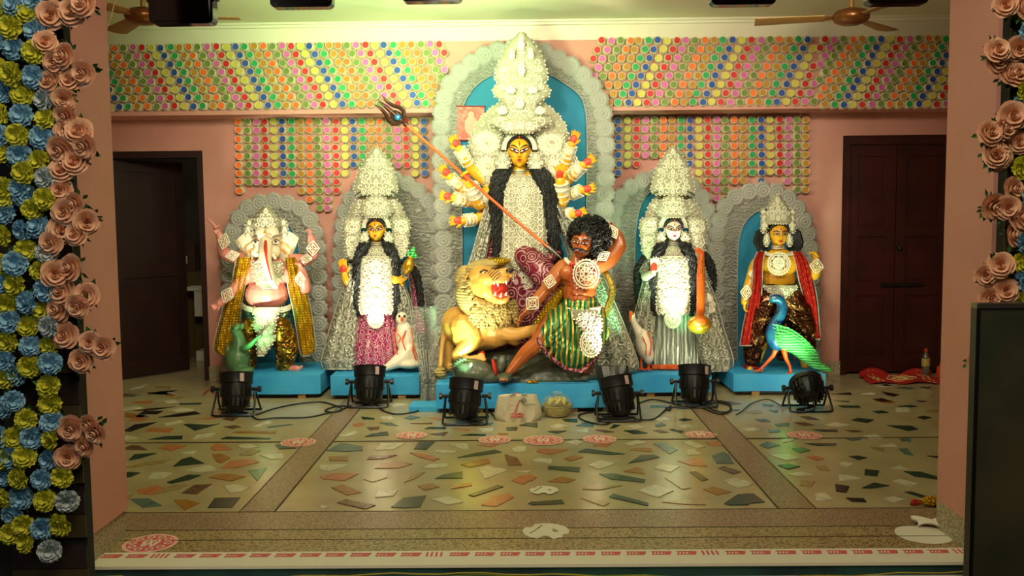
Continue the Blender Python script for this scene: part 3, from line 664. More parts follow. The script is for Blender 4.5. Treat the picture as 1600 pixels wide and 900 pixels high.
    def skirt(s, root_, rows, mt, dy=0, ry=.13, folds=.012, nf=14, name='skirt', hem=None):
        mb = MB(); n = 72
        def f(u, v):
            y, xl, xr = smooth_rows(rows, v)[:3]; a = 2*PI*u
            c = (xl+xr)/2; hw = (xr-xl)/2; k = 1 + folds*8*math.sin(nf*a)*(.25+.75*v)
            return s.p(c + hw*k*math.cos(a), y, dy - (ry*(.8+.5*v) + folds*math.sin(nf*a)*v)*math.sin(a))
        mb.grid(f, n, 16, True)
        mb.add([f(i/n, 0) for i in range(n)], [tuple(range(n))]); mb.add([f(i/n, 1) for i in range(n)], [tuple(range(n))[::-1]])
        o = part(name, mb, M[mt], root_, sharp=60)
        if hem:
            q = MB(); q.tube([f(i/n, 1) for i in range(n+1)], hem[1]*s.s, 6); part('hem', q, M[hem[0]], o)
        return o
    def bangle(s, root_, a, b, r_px, mt='lace', name='sleeve', fil=True, flare=1.15):
        """lace cuff round an arm from a to b, each (px,py,dy)"""
        q = MB(); A = s.p(*a); B = s.p(*b); n = 9
        pts = [A.lerp(B, i/n) for i in range(n+1)]
        q.tube(pts, [r_px*s.s*(flare if i % 3 == 0 else 1) for i in range(n+1)], 12)
        d = (B-A).normalized(); side = d.cross(Vector((0, 1, 0))).normalized()
        for i in range(n+1):
            for sg in (-1, 1): q.ell(pts[i] + side*sg*r_px*s.s*1.15 + Vector((0, -.004, 0)), 1.3*s.s, nu=6, nv=4)
        return part(name, q, M[mt], root_)
    def diamond(s, root_, px, py, dy, w, h, rot=0, mt='lace', name='cuff_ornament'):
        """flat lace lozenge of raised loops"""
        q = MB(); c, sn = math.cos(math.radians(rot)), math.sin(math.radians(rot))
        def P(x, y, d=0): return s.p(px + x*c - y*sn, py + x*sn + y*c, dy + d)
        q.mi = 1
        for k in (1, .6):
            q.tube([P(x*k, y*k, -.004*(1-k)) for x, y in ((0, -h), (w*.7, -h*.35), (w, 0), (w*.7, h*.35), (0, h), (-w*.7, h*.35), (-w, 0), (-w*.7, -h*.35), (0, -h))], .95*s.s, 5)
        for a in range(4):
            q.tube([P(math.cos(a*PI/2)*w*.1, math.sin(a*PI/2)*h*.1), P(math.cos(a*PI/2)*w*.98, math.sin(a*PI/2)*h*.98)], .9*s.s, 4)
        return part(name, q, [M['lacebase'] if mt == 'lace' else M[mt], M[mt]], root_)
    def medallion(s, root_, px, py, dy, r, rz=None, name='medallion', mt='lace', plate=True, petals=8):
        q = MB(); rz = rz or r
        def P(rr, a, d=0): return s.p(px + rr*math.cos(a), py + rr*rz/r*math.sin(a), dy + d)
        q.mi = 1
        for k in (1, .82, .45):
            q.tube([P(r*k, 2*PI*i/28, -.004) for i in range(29)], 1.1*s.s, 5)
        for i in range(petals):
            a = 2*PI*i/petals
            q.tube([P(r*.12 + r*.65*t, a + .32*math.sin(PI*t)*sg, -.006) for sg in (1,) for t in [j/6 for j in range(7)]], .8*s.s, 4)
            q.tube([P(r*.12 + r*.65*t, a - .32*math.sin(PI*t), -.006) for t in [j/6 for j in range(7)]], .8*s.s, 4)
        for i in range(24): q.ell(P(r*1.06, 2*PI*i/24, -.003), 1.3*s.s, nu=6, nv=4)
        if plate:
            n = 24; ring = [P(r, 2*PI*i/n) for i in range(n)]
            q.mi = 0; q.prism(ring[::-1], (0, .006, 0))
        return part(name, q, [M['lacebase'] if mt == 'lace' else M[mt], M[mt]], root_)

def hand(mb, w, d, n, L, curl=.2, spread=.16, thumb=1, rr=.058):
    """w wrist, d pointing direction, n palm-facing normal, L length; curl in radians per joint"""
    d = Vector(d).normalized(); n = Vector(n); n = (n - d*n.dot(d)).normalized(); sd = d.cross(n).normalized()
    R = Matrix((sd, n, d)).transposed()
    mb.ell(w + d*L*.26, (L*.21, L*.10, L*.30), R, 12, 8)
    mb.tube([w - d*L*.18, w + d*L*.12], [L*.15, L*.15], 8)
    lens = (.40, .46, .43, .34)
    for i, ln in enumerate(lens):
        o = (i-1.5)*.115*L*thumb
        p = w + d*L*.44 + sd*o; a = 0; cur = (d*math.cos(spread*(i-1.5)) + sd*thumb*math.sin(spread*(i-1.5))).normalized()
        pts = [p - cur*L*.08, p]; segs = (.42, .32, .26)
        for sg in segs:
            a += curl; p = p + (cur*math.cos(a) + n*math.sin(a))*L*ln*sg; pts.append(p)
        mb.tube(pts, [L*rr*1.05, L*rr*1.05, L*rr, L*rr*.95, L*rr*.75], 7)
        mb.ell(pts[-1], L*rr*.78, nu=7, nv=5)
    p0 = w + d*L*.12 - sd*L*.13*thumb
    t1 = p0 + (d*.55 - sd*thumb*.75 + n*.15).normalized()*L*.2; t2 = t1 + (d*.85 - sd*thumb*.35 + n*(.2+curl)).normalized()*L*.2
    mb.tube([p0, t1, t2], [L*.085, L*.07, L*.055], 7); mb.ell(t2, L*.056, nu=7, nv=5)
def palm(mb, w, d, n, L):
    d = Vector(d).normalized(); n = Vector(n); n = (n - d*n.dot(d)).normalized(); sd = d.cross(n).normalized()
    R = Matrix((sd, n, d)).transposed()
    mb.ell(w + d*L*.27 + n*L*.062, (L*.2, L*.075, L*.28), R, 12, 8)

class Head:
    """face centred at (px,py); w,h half sizes in px; yaw/roll degrees"""
    def __init__(s, F, px, py, dy, w, h, yaw=0, roll=0):
        s.F = F; s.c = F.p(px, py, dy); s.w = w*F.s; s.h = h*F.s; s.d = s.w*1.12
        s.R = Matrix.Rotation(math.radians(roll), 3, 'Y') @ Matrix.Rotation(math.radians(yaw), 3, 'Z')
    def P(s, u, v, off=0):       # u right, v up in -1..1 on the face front
        k = math.sqrt(max(0.02, 1 - (u*.92)**2 - (v*.80)**2))
        return s.c + s.R @ Vector((u*s.w, -s.d*k - off, v*s.h))
    def build(s, mb, neck=None, nose=1.0):
        R = s.R; L = lambda x, y, z: s.c + R @ Vector((x*s.w, y*s.d, z*s.h))
        mb.ell(L(0, .02, .12), (s.w, s.d, s.h*.92), R, 20, 14)
        mb.ell(L(0, -.14, -.36), (s.w*.80, s.d*.80, s.h*.60), R, 18, 12)
        mb.ell(L(0, -.56, -.84), (s.w*.24, s.d*.2, s.h*.13), R, 10, 6)
        for sg in (-1, 1):
            mb.ell(L(.42*sg, -.68, -.2), (s.w*.26, s.d*.2, s.h*.22), R, 10, 7)
            mb.ell(L(1.0*sg, .08, -.02), (s.w*.12, s.d*.2, s.h*.24), R, 8, 6)
        mb.tube([L(0, -.93, .22), L(0, -1.02, -.05), L(0, -1.12*nose, -.27)], [s.w*.08, s.w*.10, s.w*.13], 8)
        mb.ell(L(0, -1.0*nose, -.3), (s.w*.2, s.d*.13, s.h*.08), R, 8, 6)
    def feature(s, root_, lipm='red', eyem='eye', iris='dark', big=1.0, brow='dark', bindi=True, third=False, tilt=.12, lipw=.26, eh=.085):
        for sg in (-1, 1):
            q = MB(); ir = MB(); br = MB(); ln = MB()
            cx, cy = .44*sg, .10; ew = .31*big; eh_ = eh*big
            def E(t, k=1.0, off=.004):
                x = math.cos(t)*ew*k; y = math.sin(t)*eh_*k*(1 + .25*math.cos(t*2)) + x*tilt
                return s.P(cx + x*sg, cy + y, off)
            n = 16; ring = [E(2*PI*i/n) for i in range(n)]
            if sg < 0: ring = ring[::-1]
            ctr = s.P(cx, cy, .009)
            q.add(ring + [ctr] + [p + Vector((0, .02, 0)) for p in ring], [(i, (i+1) % n, n) for i in range(n)] + [(i, n+1+i, n+1+(i+1) % n, (i+1) % n) for i in range(n)])
            ir.ell(s.P(cx - .03*sg, cy, .0075), (s.w*.10*big, s.w*.05, s.w*.095*big), s.R, 10, 6)
            ln.tube([E(2*PI*i/18, 1.1, .006) for i in range(19)], s.w*.045*big, 5)
            br.tube([s.P(cx + sg*x, .27 + .10*big*(1-(x/.36)**2) + x*tilt, .004) for x in (-.36, -.2, 0, .2, .36)], [s.w*.02, s.w*.045, s.w*.05, s.w*.045, s.w*.015], 6)
            e = part('eye', q, M[eyem], root_); part('iris', ir, M[iris], e); part('eyeliner', ln, M['liner'], e)
            part('eyebrow', br, M['dark'], root_)
        l = MB(); l.tube([s.P(x, -.50 + .02*math.cos(x*14), .001 + .004*(1-(x/lipw)**2)) for x in (-lipw, -lipw*.5, 0, lipw*.5, lipw)], [s.w*.02, s.w*.05, s.w*.05, s.w*.05, s.w*.02], 7)
        l.tube([s.P(x, -.585, .001 + .003*(1-(x/.16)**2)) for x in (-.16, 0, .16)], [s.w*.02, s.w*.055, s.w*.02], 7)
        part('lips', l, M[lipm], root_)
        if bindi:
            b = MB(); b.ell(s.P(0, .50, .002), (s.w*.07, s.w*.035, s.w*.11), s.R, 8, 6)
            if third: b.tube([s.P(0, .38, .003), s.P(0, .68, .003)], s.w*.04, 6)
            part('forehead_mark', b, M['red'], root_)
def braid(F, mb, pts, w, n=7, seed=3, amp=1.6, wave=3.2):
    """thick wavy lock made of several crimped strands; pts (px,py,dy,width_px)"""
    g = random.Random(seed); N = 46; q = path(pts, N)
    for k in range(n):
        off = (k/(n-1) - .5)*2; ph = g.uniform(0, 6.3); wv = wave*g.uniform(.8, 1.2); P = []; Rr = []
        for i, a in enumerate(q):
            t = i/N; z = amp*math.sin(wv*2*PI*t*4 + ph)
            P.append(F.p(a[0] + off*a[3]*.8 + z*.8, a[1], a[2] - .02*(1-off*off) + .006*math.cos(wv*2*PI*t*4 + ph)))
            Rr.append(max(.6, a[3]*.34*(1-.25*t))*F.s)
        mb.tube(P, Rr, 6)

# ---- lace arches ----
def rosette_mesh(seed=0):
    q = MB(); n = 36; R_ = []
    prof = [(0.0, .016), (.12, .016), (.14, .008), (.3, .008), (.36, .015), (.42, .015), (.48, .006), (.66, .006), (.72, .013), (.78, .013), (.84, .004), (1.0, .004), (1.0, -.006)]
    vs_ = []; fs = []
    for j, (r, h) in enumerate(prof):
        for k in range(n):
            rr = r*(1 + (.15 if (k % 3 == 0 and r >= .9) else 0)); a = 2*PI*k/n; hh = h + (.006 if (k % 3 == 0 and .45 < r < .7) else 0)
            vs_.append((rr*math.cos(a), -hh/.07, rr*math.sin(a)))
    for j in range(len(prof)-1):
        for k in range(n): fs.append((j*n+k, (j+1)*n+k, (j+1)*n+(k+1) % n, j*n+(k+1) % n))
    q.add(vs_, fs)
    return q.mesh('lace_rosette', M['rose'])
ROS = rosette_mesh()
def arch(label, Y, outer, inner, ros_r, base_y, group=None, hide=lambda x, y: False, step=None):
    F = Fig(Y); cx = sum(p[0] for p in outer)/len(outer)
    r = root('lace_arch', label, 'backdrop', (at(cx, base_y, Y).x, Y, 0))
    N = 90
    def O(t): a = smooth_rows(outer, t); return a
    def I(t): a = smooth_rows(inner, t); return a
    q = MB()
    q.sheet(lambda u, v: F.p(O(u)[0]*(1-v) + I(u)[0]*v, O(u)[1]*(1-v) + I(u)[1]*v, -.012*math.sin(PI*v)), 120, 6, (0, .015, 0))
    b = part('lace_band', q, M['laceg'], r)
    # ribs and swirls
    q = MB(); g = random.Random(int(cx)); L = 0; prev = None; arc = []
    for i in range(401):
        a = O(i/400)
        if prev: L += math.hypot(a[0]-prev[0], a[1]-prev[1])
        arc.append((L, i/400)); prev = a
    def tl(l):
        lo = 0; hi = 400
        while hi - lo > 1:
            m_ = (lo+hi)//2
            if arc[m_][0] < l: lo = m_
            else: hi = m_
        return arc[hi][1]
    l = 2
    while l < L:
        t = tl(l); o_, i_ = O(t), I(t); k = g.uniform(.5, 1.6)
        pts = []
        for j in range(9):
            v = .32 + .66*j/8; w = k*2.2*math.sin(j*1.1 + l)
            pts.append(F.p(o_[0]*(1-v) + i_[0]*v + w*.5, o_[1]*(1-v) + i_[1]*v + w, -.016))
        q.tube(pts, .55*F.s, 4, cap=False)
        if g.random() < .35:
            v = g.uniform(.35, .85); c0 = (o_[0]*(1-v) + i_[0]*v, o_[1]*(1-v) + i_[1]*v)
            F.spiral(q, lambda x, y: F.p(x, y, -.019), c0[0], c0[1], g.uniform(4, 7), g.choice((1.2, 1.7)), g.choice((-1, 1)), g.uniform(0, 6), .6)
        l += 4.6
    q.tube([F.p(I(i/N)[0], I(i/N)[1], -.01) for i in range(N+1)], .9*F.s, 5)
    part('lace_tracery', q, M['rose'], b, kind='stuff')
    q = MB()
    l = 3
    while l < L:
        t = tl(l); o_, i_ = O(t), I(t)
        for v in (.30, .34):
            q.ell(F.p(o_[0]*(1-v) + i_[0]*v + g.uniform(-2, 2), o_[1]*(1-v) + i_[1]*v + g.uniform(-2, 2), -.02), .8*F.s, nu=5, nv=4)
        l += 5
    part('pearls', q, M['pearl'], b, kind='stuff')
    step = step or ros_r*1.72; nr = int(L/step)
    for i in range(nr + 1):
        t = tl(L*i/nr); a, c = O(t), I(t); d = math.hypot(c[0]-a[0], c[1]-a[1]) or 1
        x = a[0] + (c[0]-a[0])*ros_r*.55/d; y = a[1] + (c[1]-a[1])*ros_r*.55/d
        if hide(x, y): continue
        p = F.p(x, y, -.018); inst('rosette', ROS, r, p, (0, i*.37, 0), (ros_r*F.s, .07, ros_r*F.s))
    # blue panel inside
    ring = [I(i/60) for i in range(61)]
    q = MB(); q.prism([F.p(a[0], a[1], .012) for a in ring][::-1], (0, .02, 0))
    part('blue_panel', q, M['bluepanel'], r, smooth=False)
    # wooden props behind
    q = MB()
    for xx in (outer[0][0] + 20, outer[-1][0] - 20):
        a = at(xx, base_y, Y); q.box2((a.x - .02, Y + .04, 0), (a.x + .02, Y + .06, a.z + 1.0))
    part('support_post', q, M['wood'], r, smooth=False)
    return r
arch('tall silver lace arch with blue centre standing behind the central ten-armed idol', 7.66,
     [(684,625),(684,540),(685,450),(685,360),(682,270),(681,200),(688,150),(704,118),(730,94),(762,76),(800,68),(838,70),(872,84),(905,103),(930,128),(945,158),(953,200),(954,270),(951,360),(950,450),(950,540),(950,625)],
     [(722,625),(722,540),(722,450),(722,360),(720,270),(719,200),(724,166),(736,143),(752,127),(775,115),(800,110),(835,110),(860,117),(885,132),(905,148),(914,168),(917,200),(917,270),(916,360),(915,450),(915,540),(915,625)], 14.5, 625)
arch('silver lace arch with rosettes behind the elephant-headed idol', 7.93,
     [(352,600),(350,520),(350,440),(352,380),(362,345),(382,320),(412,308),(445,310),(475,322),(492,345),(502,380),(505,440),(506,520),(505,600)],
     [(388,600),(388,520),(388,440),(388,385),(394,362),(404,346),(418,338),(436,340),(452,352),(462,370),(467,390),(468,440),(468,520),(468,600)], 13.5, 600)
arch('silver lace arch with rosettes behind the idol in the magenta skirt', 7.95,
     [(524,600),(524,520),(524,440),(526,370),(534,325),(552,295),(580,275),(612,272),(645,285),(672,308),(688,340),(692,400),(692,500),(692,600)],
     [(562,600),(562,520),(562,440),(562,380),(566,345),(576,320),(590,306),(605,302),(622,312),(634,335),(639,365),(640,420),(640,510),(640,600)], 13, 600)
arch('silver lace arch with rosettes behind the idol with the string instrument', 7.95,
     [(948,600),(948,500),(948,400),(952,340),(964,305),(988,283),(1020,270),(1052,270),(1080,282),(1102,305),(1116,345),(1122,420),(1124,510),(1124,600)],
     [(992,600),(992,500),(992,400),(994,355),(1000,325),(1010,305),(1026,295),(1044,294),(1060,303),(1070,325),(1076,360),(1078,430),(1078,515),(1078,600)], 13, 600)
arch('silver lace arch with rosettes behind the red-shawled idol', 7.93,
     [(1112,600),(1112,520),(1112,440),(1114,370),(1124,325),(1146,302),(1180,291),(1212,292),(1240,308),(1258,332),(1270,365),(1276,430),(1277,510),(1277,600)],
     [(1152,600),(1152,520),(1152,440),(1153,390),(1158,360),(1170,340),(1188,328),(1206,326),(1222,336),(1233,352),(1239,375),(1241,430),(1241,510),(1241,600)], 13.5, 600)
# =============== IDOLS ===============
FWD = Vector((0, -1, 0))
def pxdir(F, a, b):
    return (F.p(*b) - F.p(*a)).normalized()

# ---------- central ten-armed idol ----------
D = Fig(7.25)
rt = root('goddess_statue', 'large central ten-armed idol with yellow face, towering white lace crown and long black hair', 'statue', D.p(812, 600))
mb = MB()
D.ell(mb, 812, 305, .02, 40, .10, 40); D.ell(mb, 812, 345, .02, 34, .10, 50); D.ell(mb, 812, 410, .02, 48, .13, 55)
D.limb(mb, [(812, 250, .02, 10), (812, 268, .01, 10.5), (812, 285, .01, 18)])
D.limb(mb, [(800, 420, 0, 20), (790, 500, .02, 16), (785, 585, .02, 12)]); D.limb(mb, [(825, 420, 0, 20), (850, 500, .02, 16), (850, 585, .02, 12)])
Hd = Head(D, 811.5, 238, -.02, 17.5, 24); Hd.build(mb)
# two front arms
D.limb(mb, [(780, 288, 0, 12), (762, 305, -.02, 12), (748, 318, -.06, 11), (741, 302, -.12, 9.5), (733, 286, -.17, 7.5)])
D.limb(mb, [(845, 288, 0, 12), (862, 305, -.02, 12), (877, 316, -.05, 11), (877, 300, -.10, 9.5), (875, 282, -.13, 7.5)])
hands = MB(); pm = MB(); L = .145
def dhand(wr, tip, dy, curl, th, nrm=None, L=L):
    w = D.p(wr[0], wr[1], dy); d = D.p(tip[0], tip[1], dy-.02) - w
    n = Vector(nrm) if nrm else Vector((0, -1, .1))
    hand(mb, w, d, n, L, curl, .17, th); q_ = MB(); palm(q_, w, d, n, L); part('palm_paint', q_, M['redpalm'], rt)
dhand((733, 284), (724, 268), -.18, .75, 1)
dhand((875, 281), (874, 262), -.14, .12, -1)
EX = [((737, 264), (717, 232), (704, 212), 1), ((727, 300), (703, 276), (686, 258), 1), ((738, 316), (708, 309), (688, 305), 1), ((746, 342), (724, 345), (706, 345), 1),
      ((881, 262), (893, 226), (904, 200), -1), ((887, 282), (911, 258), (932, 244), -1), ((887, 306), (909, 297), (932, 293), -1), ((880, 334), (895, 335), (916, 331), -1)]
for el, wr, tp, th in EX:
    sh = (785 if th > 0 else 842, 300)
    D.limb(mb, [(sh[0], sh[1], .04, 11), ((sh[0]+el[0])/2, (sh[1]+el[1])/2 + 3, .03, 9.5), (el[0], el[1], 0, 8.5), ((el[0]+wr[0])/2, (el[1]+wr[1])/2, -.05, 7.5), (wr[0], wr[1], -.09, 6)])
    dhand(wr, tp, -.09, .33, th, (.25 if th > 0 else -.25, -1, .1))
part('body', mb, M['gold_skin'], rt, remesh=.006, smoothit=2, label='yellow painted body with ten arms')
Hd.feature(rt, 'red', 'eye', 'dark', 1.15, tilt=.32, third=True, lipw=.2)
# hair
q = MB(); D.ell(q, 811.5, 229, .02, 20.5, .09, 20.5); D.ell(q, 811.5, 240, .05, 22, .07, 22)
for i in range(17):
    a = PI*(.06 + .88*i/16); q.ell(Hd.P(.97*math.cos(a), .30 + .66*math.sin(a), .004), (2.6*D.s, 2.2*D.s, 3.0*D.s), nu=8, nv=5)
hr = part('hair', q, M['hair'], rt)
q = MB(); q.tube([Hd.P(0, .84, .012), Hd.P(0, .98, .02), D.p(811.5, 211, -.06)], 1.3*D.s, 6); part('parting_vermilion', q, M['red'], hr)
q = MB(); braid(D, q, [(792, 256, -.04, 8), (784, 272, -.10, 13), (776, 300, -.12, 12), (776, 335, -.11, 10), (778, 370, -.1, 9), (774, 402, -.1, 6)], 0, 7, 3)
part('hair_lock', q, M['hair'], rt)
q = MB(); braid(D, q, [(832, 256, -.04, 8), (845, 272, -.10, 14), (858, 300, -.12, 12), (861, 335, -.11, 10), (866, 370, -.1, 9), (876, 405, -.08, 6)], 0, 7, 4)
part('hair_lock', q, M['hair'], rt)
# crown tiers
D.ornament(rt, 'crown_halo', [(150, 792, 836), (162, 777, 852), (174, 762, 866), (186, 750, 877), (202, 741, 885), (222, 738, 889), (240, 740, 889), (258, 744, 882), (275, 748, 874), (286, 760, 862)], .07, .03, .02, 2.6, 9, sp=10, seed=5)
D.ornament(rt, 'crown_peak', [(50, 813, 817), (56, 807, 823), (66, 797, 832), (80, 788, 842), (95, 781, 849), (108, 776, 853), (120, 774, 855), (128, 777, 852), (134, 786, 843)], -.02, .05, .02, 2.2, 7, sp=8.5, seed=1)
D.ornament(rt, 'crown_tier', [(126, 787, 842), (132, 775, 854), (142, 771, 859), (150, 774, 857), (158, 783, 847), (168, 792, 836)], -.03, .05, .02, 2, 4, sp=8, seed=2)
D.ornament(rt, 'crown_tier', [(160, 800, 826), (168, 788, 838), (176, 776, 848), (184, 767, 857), (191, 764, 860), (197, 770, 854), (202, 786, 840)], -.04, .05, .02, 2.4, 5, sp=8.5, seed=3)
D.ornament(rt, 'tiara', [(186, 800, 823), (190, 786, 838), (196, 778, 846), (203, 782, 842), (208, 792, 832)], -.11, .04, .015, 1.5, 3, sp=6, seed=6)
q = MB()
for k, r in ((0, 26.5), (1, 24), (2, 22)):
    q.tube([D.p(811.5 + r*math.cos(PI*i/20), 234 - r*1.02*math.sin(PI*i/20), -.085 + .05*abs(math.cos(PI*i/20))) for i in range(21)], 1.7*D.s, 6)
part('crown_band', q, M['lace'], rt)
for sx in (-1, 1):   # big side whorls
    rows = [(205, 811.5 + sx*48 - 22, 811.5 + sx*48 + 22), (216, 811.5 + sx*50 - 26, 811.5 + sx*50 + 24), (232, 811.5 + sx*52 - 26, 811.5 + sx*52 + 24), (246, 811.5 + sx*52 - 22, 811.5 + sx*52 + 22), (262, 811.5 + sx*50 - 22, 811.5 + sx*50 + 22), (278, 811.5 + sx*49 - 19, 811.5 + sx*49 + 19), (290, 811.5 + sx*47 - 8, 811.5 + sx*47 + 8)]
    q = MB(); surf, where = D.plate(q, rows, .02, .04, .02, 3.4, 8)
    for (dx, dyy, R_) in ((50, 224, 19), (50, 262, 16)):
        for rr in (1, .8):
            D.spiral(q, where, 811.5 + sx*dx, dyy, R_*rr, 2.6, sx, .5, 1.5, 44)
    D.filigree(q, rows, where, 7.5, None, .7, 9); D.beads(q, surf, 5, 1.5, 85)
    part('crown_whorl', q, M['lace'], rt)
    # ear ornament
    D.ornament(rt, 'earring', [(238, 811.5 + sx*24 - 5, 811.5 + sx*24 + 5), (246, 811.5 + sx*26 - 10, 811.5 + sx*26 + 10), (256, 811.5 + sx*26.5 - 13, 811.5 + sx*26.5 + 13), (263, 811.5 + sx*26 - 10, 811.5 + sx*26 + 10)], -.09, .03, .02, 1.2, 4, sp=5, seed=8, bead=1.2)
# small leaf studs raised on the crown
for (x, y, w, h) in ((814, 68, 6, 9), (800, 84, 5, 7), (829, 84, 5, 7), (815, 108, 6, 9), (798, 140, 9, 5), (832, 140, 9, 5), (812, 160, 8, 9), (785, 172, 9, 6), (843, 172, 9, 6)):
    q = MB()
    for k in (1, .7): q.tube([D.p(x + w*k*math.sin(a)*abs(math.sin(a/2)), y - h*k*math.cos(a), -.13) for a in [2*PI*i/18 for i in range(19)]], 1.1*D.s, 5)
    D.ell(q, x, y + h*.2, -.115, w*.5, .02, h*.5); part('crown_leaf', q, M['lace'], rt)
# necklaces, lace front panel
q = MB()
for k, (yy, hw) in enumerate(((266, 10.5), (269, 11), (272, 11.5))): q.tube([D.p(811.5 + hw*math.cos(a), yy + 1.5*math.sin(a), .01 - .065*math.sin(a)) for a in [PI*i/14 for i in range(15)]], 1.2*D.s, 5)
part('necklace', q, M['silverf'], rt)
rows = [(274, 800, 826), (280, 793, 833), (290, 786, 842), (305, 783, 849), (340, 782, 853), (380, 782, 854), (402, 781, 855), (412, 782, 854), (420, 790, 846)]
q = MB(); surf, where = D.plate(q, rows, -.10, .05, .02, 1.2, 22)
D.beads(q, surf, 4.5, 1.4, 146)
for x0 in (789, 795, 841, 847): q.tube([where(x0 + 1.1*math.sin(y*.9), y) or D.p(x0, y, -.13) for y in range(292, 408, 2)], .9*D.s, 4)
for k in range(12):
    for x0 in (792, 844): q.ell(where(x0, 296 + k*9.4) or D.p(x0, 300, -.13), 1.8*D.s, nu=7, nv=5)
for y, R_, sg in ((300, 10, 1), (318, 11, -1), (338, 12, 1), (360, 12, -1), (382, 12, 1), (400, 11, -1)):
    for k in (1, .62): q.tube([w for w in [where(818 - 0 + R_*k*math.sin(a)*(1+.3*math.cos(a))*sg*.9, y - R_*k*math.cos(a)) for a in [2*PI*i/20 for i in range(21)]] if w], 1.0*D.s, 4)
    D.spiral(q, where, 818 + sg*2, y, R_*.5, 1.6, sg, 0, .9)
D.filigree(q, [(r[0], 797, 839) for r in rows], where, 7, 818, .6, 4)
part('lace_apron', q, M['lace'], rt)
for x, r in ((790, 11), (812, 12), (838, 12)): D.medallion(rt, x, 414, -.13, r, 8, 'apron_scallop')
D.medallion(rt, 818, 434, -.12, 16, 18, 'apron_pendant')
# sari
D.skirt(rt, [(330, 775, 850), (360, 768, 862), (390, 755, 872), (430, 745, 885), (490, 742, 895), (590, 745, 900)], 'redbro', .04, .15, .012, 16)
q = MB(); D.limb(q, [(820, 400, -.10, 20), (848, 425, -.22, 22), (866, 455, -.24, 19), (868, 500, -.18, 17)]); part('skirt_fold', q, M['redbro'], rt, remesh=.012, smoothit=4)
q = MB(); D.limb(q, [(872, 395, -.10, 5), (858, 405, -.14, 8), (850, 430, -.16, 10)]); part('skirt_fold', q, M['redbro'], rt)
D.drape(rt, 'sari_drape', [(300, 768, 784), (330, 756, 778), (370, 745, 766), (410, 733, 757), (450, 715, 745), (490, 697, 730), (530, 680, 712), (570, 668, 702), (610, 664, 700)], 'silver', -.06, .012, 3, .015, .04)
D.drape(rt, 'sari_drape', [(290, 846, 862), (315, 856, 876), (345, 868, 892), (380, 882, 916), (420, 892, 938), (460, 902, 955), (500, 912, 972), (540, 918, 988), (572, 920, 998), (584, 930, 985)], 'silver', -.02, .02, 3, .02, .08, fil=11, seed=12)
q = MB()
for i in range(5): D.limb(q, [(735 - i*3, 300 + 14*i, 0, 7), (748, 330 + 8*i, .03, 10), (760, 365, .05, 9)])
# sleeves and cuffs
sl = MB()
for (a, b, r) in (((757, 308, -.03), (750, 316, -.05), 14), ((747, 314, -.07), (735, 290, -.16), 10.5), ((868, 308, -.03), (875, 314, -.05), 14), ((878, 312, -.06), (876, 286, -.13), 10.5)):
    D.bangle(rt, a, b, r)
for el, wr, tp, th in EX: D.bangle(rt, (el[0]*.75 + wr[0]*.25, el[1]*.75 + wr[1]*.25, -.02), (wr[0]*.96 + el[0]*.04, wr[1]*.96 + el[1]*.04, -.085), 8.2)
D.medallion(rt, 886, 258, -.02, 17, 22, 'arm_whorl')
for a, b, c in (((785, 288), (778, 330), 12), ((842, 288), (850, 330), 12)): pass
M['pots'] = M['hair']

# trident
S = [D.p(626, 187, -.28), D.p(722, 271, -.235), D.p(800, 339, -.29), D.p(856, 386, -.40)]
o0 = S[3]
rt = root('trident', 'long orange-shafted trident held by the central idol, stabbing the demon', 'weapon', o0)
q = MB(); q.tube(S, 2.3*D.s, 10); part('shaft', q, M['orange'], rt)
q = MB()
ax = (S[0]-S[1]).normalized(); sd = ax.cross(Vector((0, 1, 0))).normalized(); h0 = S[0]
def TP(a, b, c=0): return h0 + ax*(a*1.12 - 4)*D.s + sd*b*1.15*D.s + Vector((0, c, 0))
q.tube([TP(-8, 0), TP(-4, 0), TP(-2, 0), TP(2, 0)], [3.6*D.s, 4.2*D.s, 2.6*D.s, 4*D.s], 10)
q.tube([TP(2, 0), TP(12, 0), TP(26, 0), TP(44, 0)], [4*D.s, 3.6*D.s, 3.4*D.s, .4*D.s], 8)
for sg in (-1, 1):
    q.tube([TP(2, 0), TP(3, 6*sg), TP(8, 11*sg), TP(15, 11*sg), TP(24, 7*sg), TP(33, 6*sg), TP(44, 8*sg)], [v*D.s for v in (3.4, 3.2, 3.4, 3.2, 2.8, 2.4, .4)], 8)
    q.tube([TP(5, 4*sg), TP(10, 6*sg), TP(16, 4*sg), TP(20, 2*sg)], [v*D.s for v in (1.5, 2, 1.6, .6)], 6)
hd = part('trident_head', q, mat('dark_bronze', '#4a2a20', .35, .6, bump=('noise', 30, .4)), rt)
q = MB(); q.ell(TP(8, 0, -.018), (5*D.s, 2*D.s, 5*D.s)); part('blue_stone', q, M['pblue'], hd)
q = MB(); a2 = (S[3]-S[2]).normalized()
q.tube([S[3] - a2*.05, S[3], S[3] + a2*.05, S[3] + a2*.14], [.014, .02, .016, .002], 8, flat=.5); part('spear_point', q, M['steel'], rt)

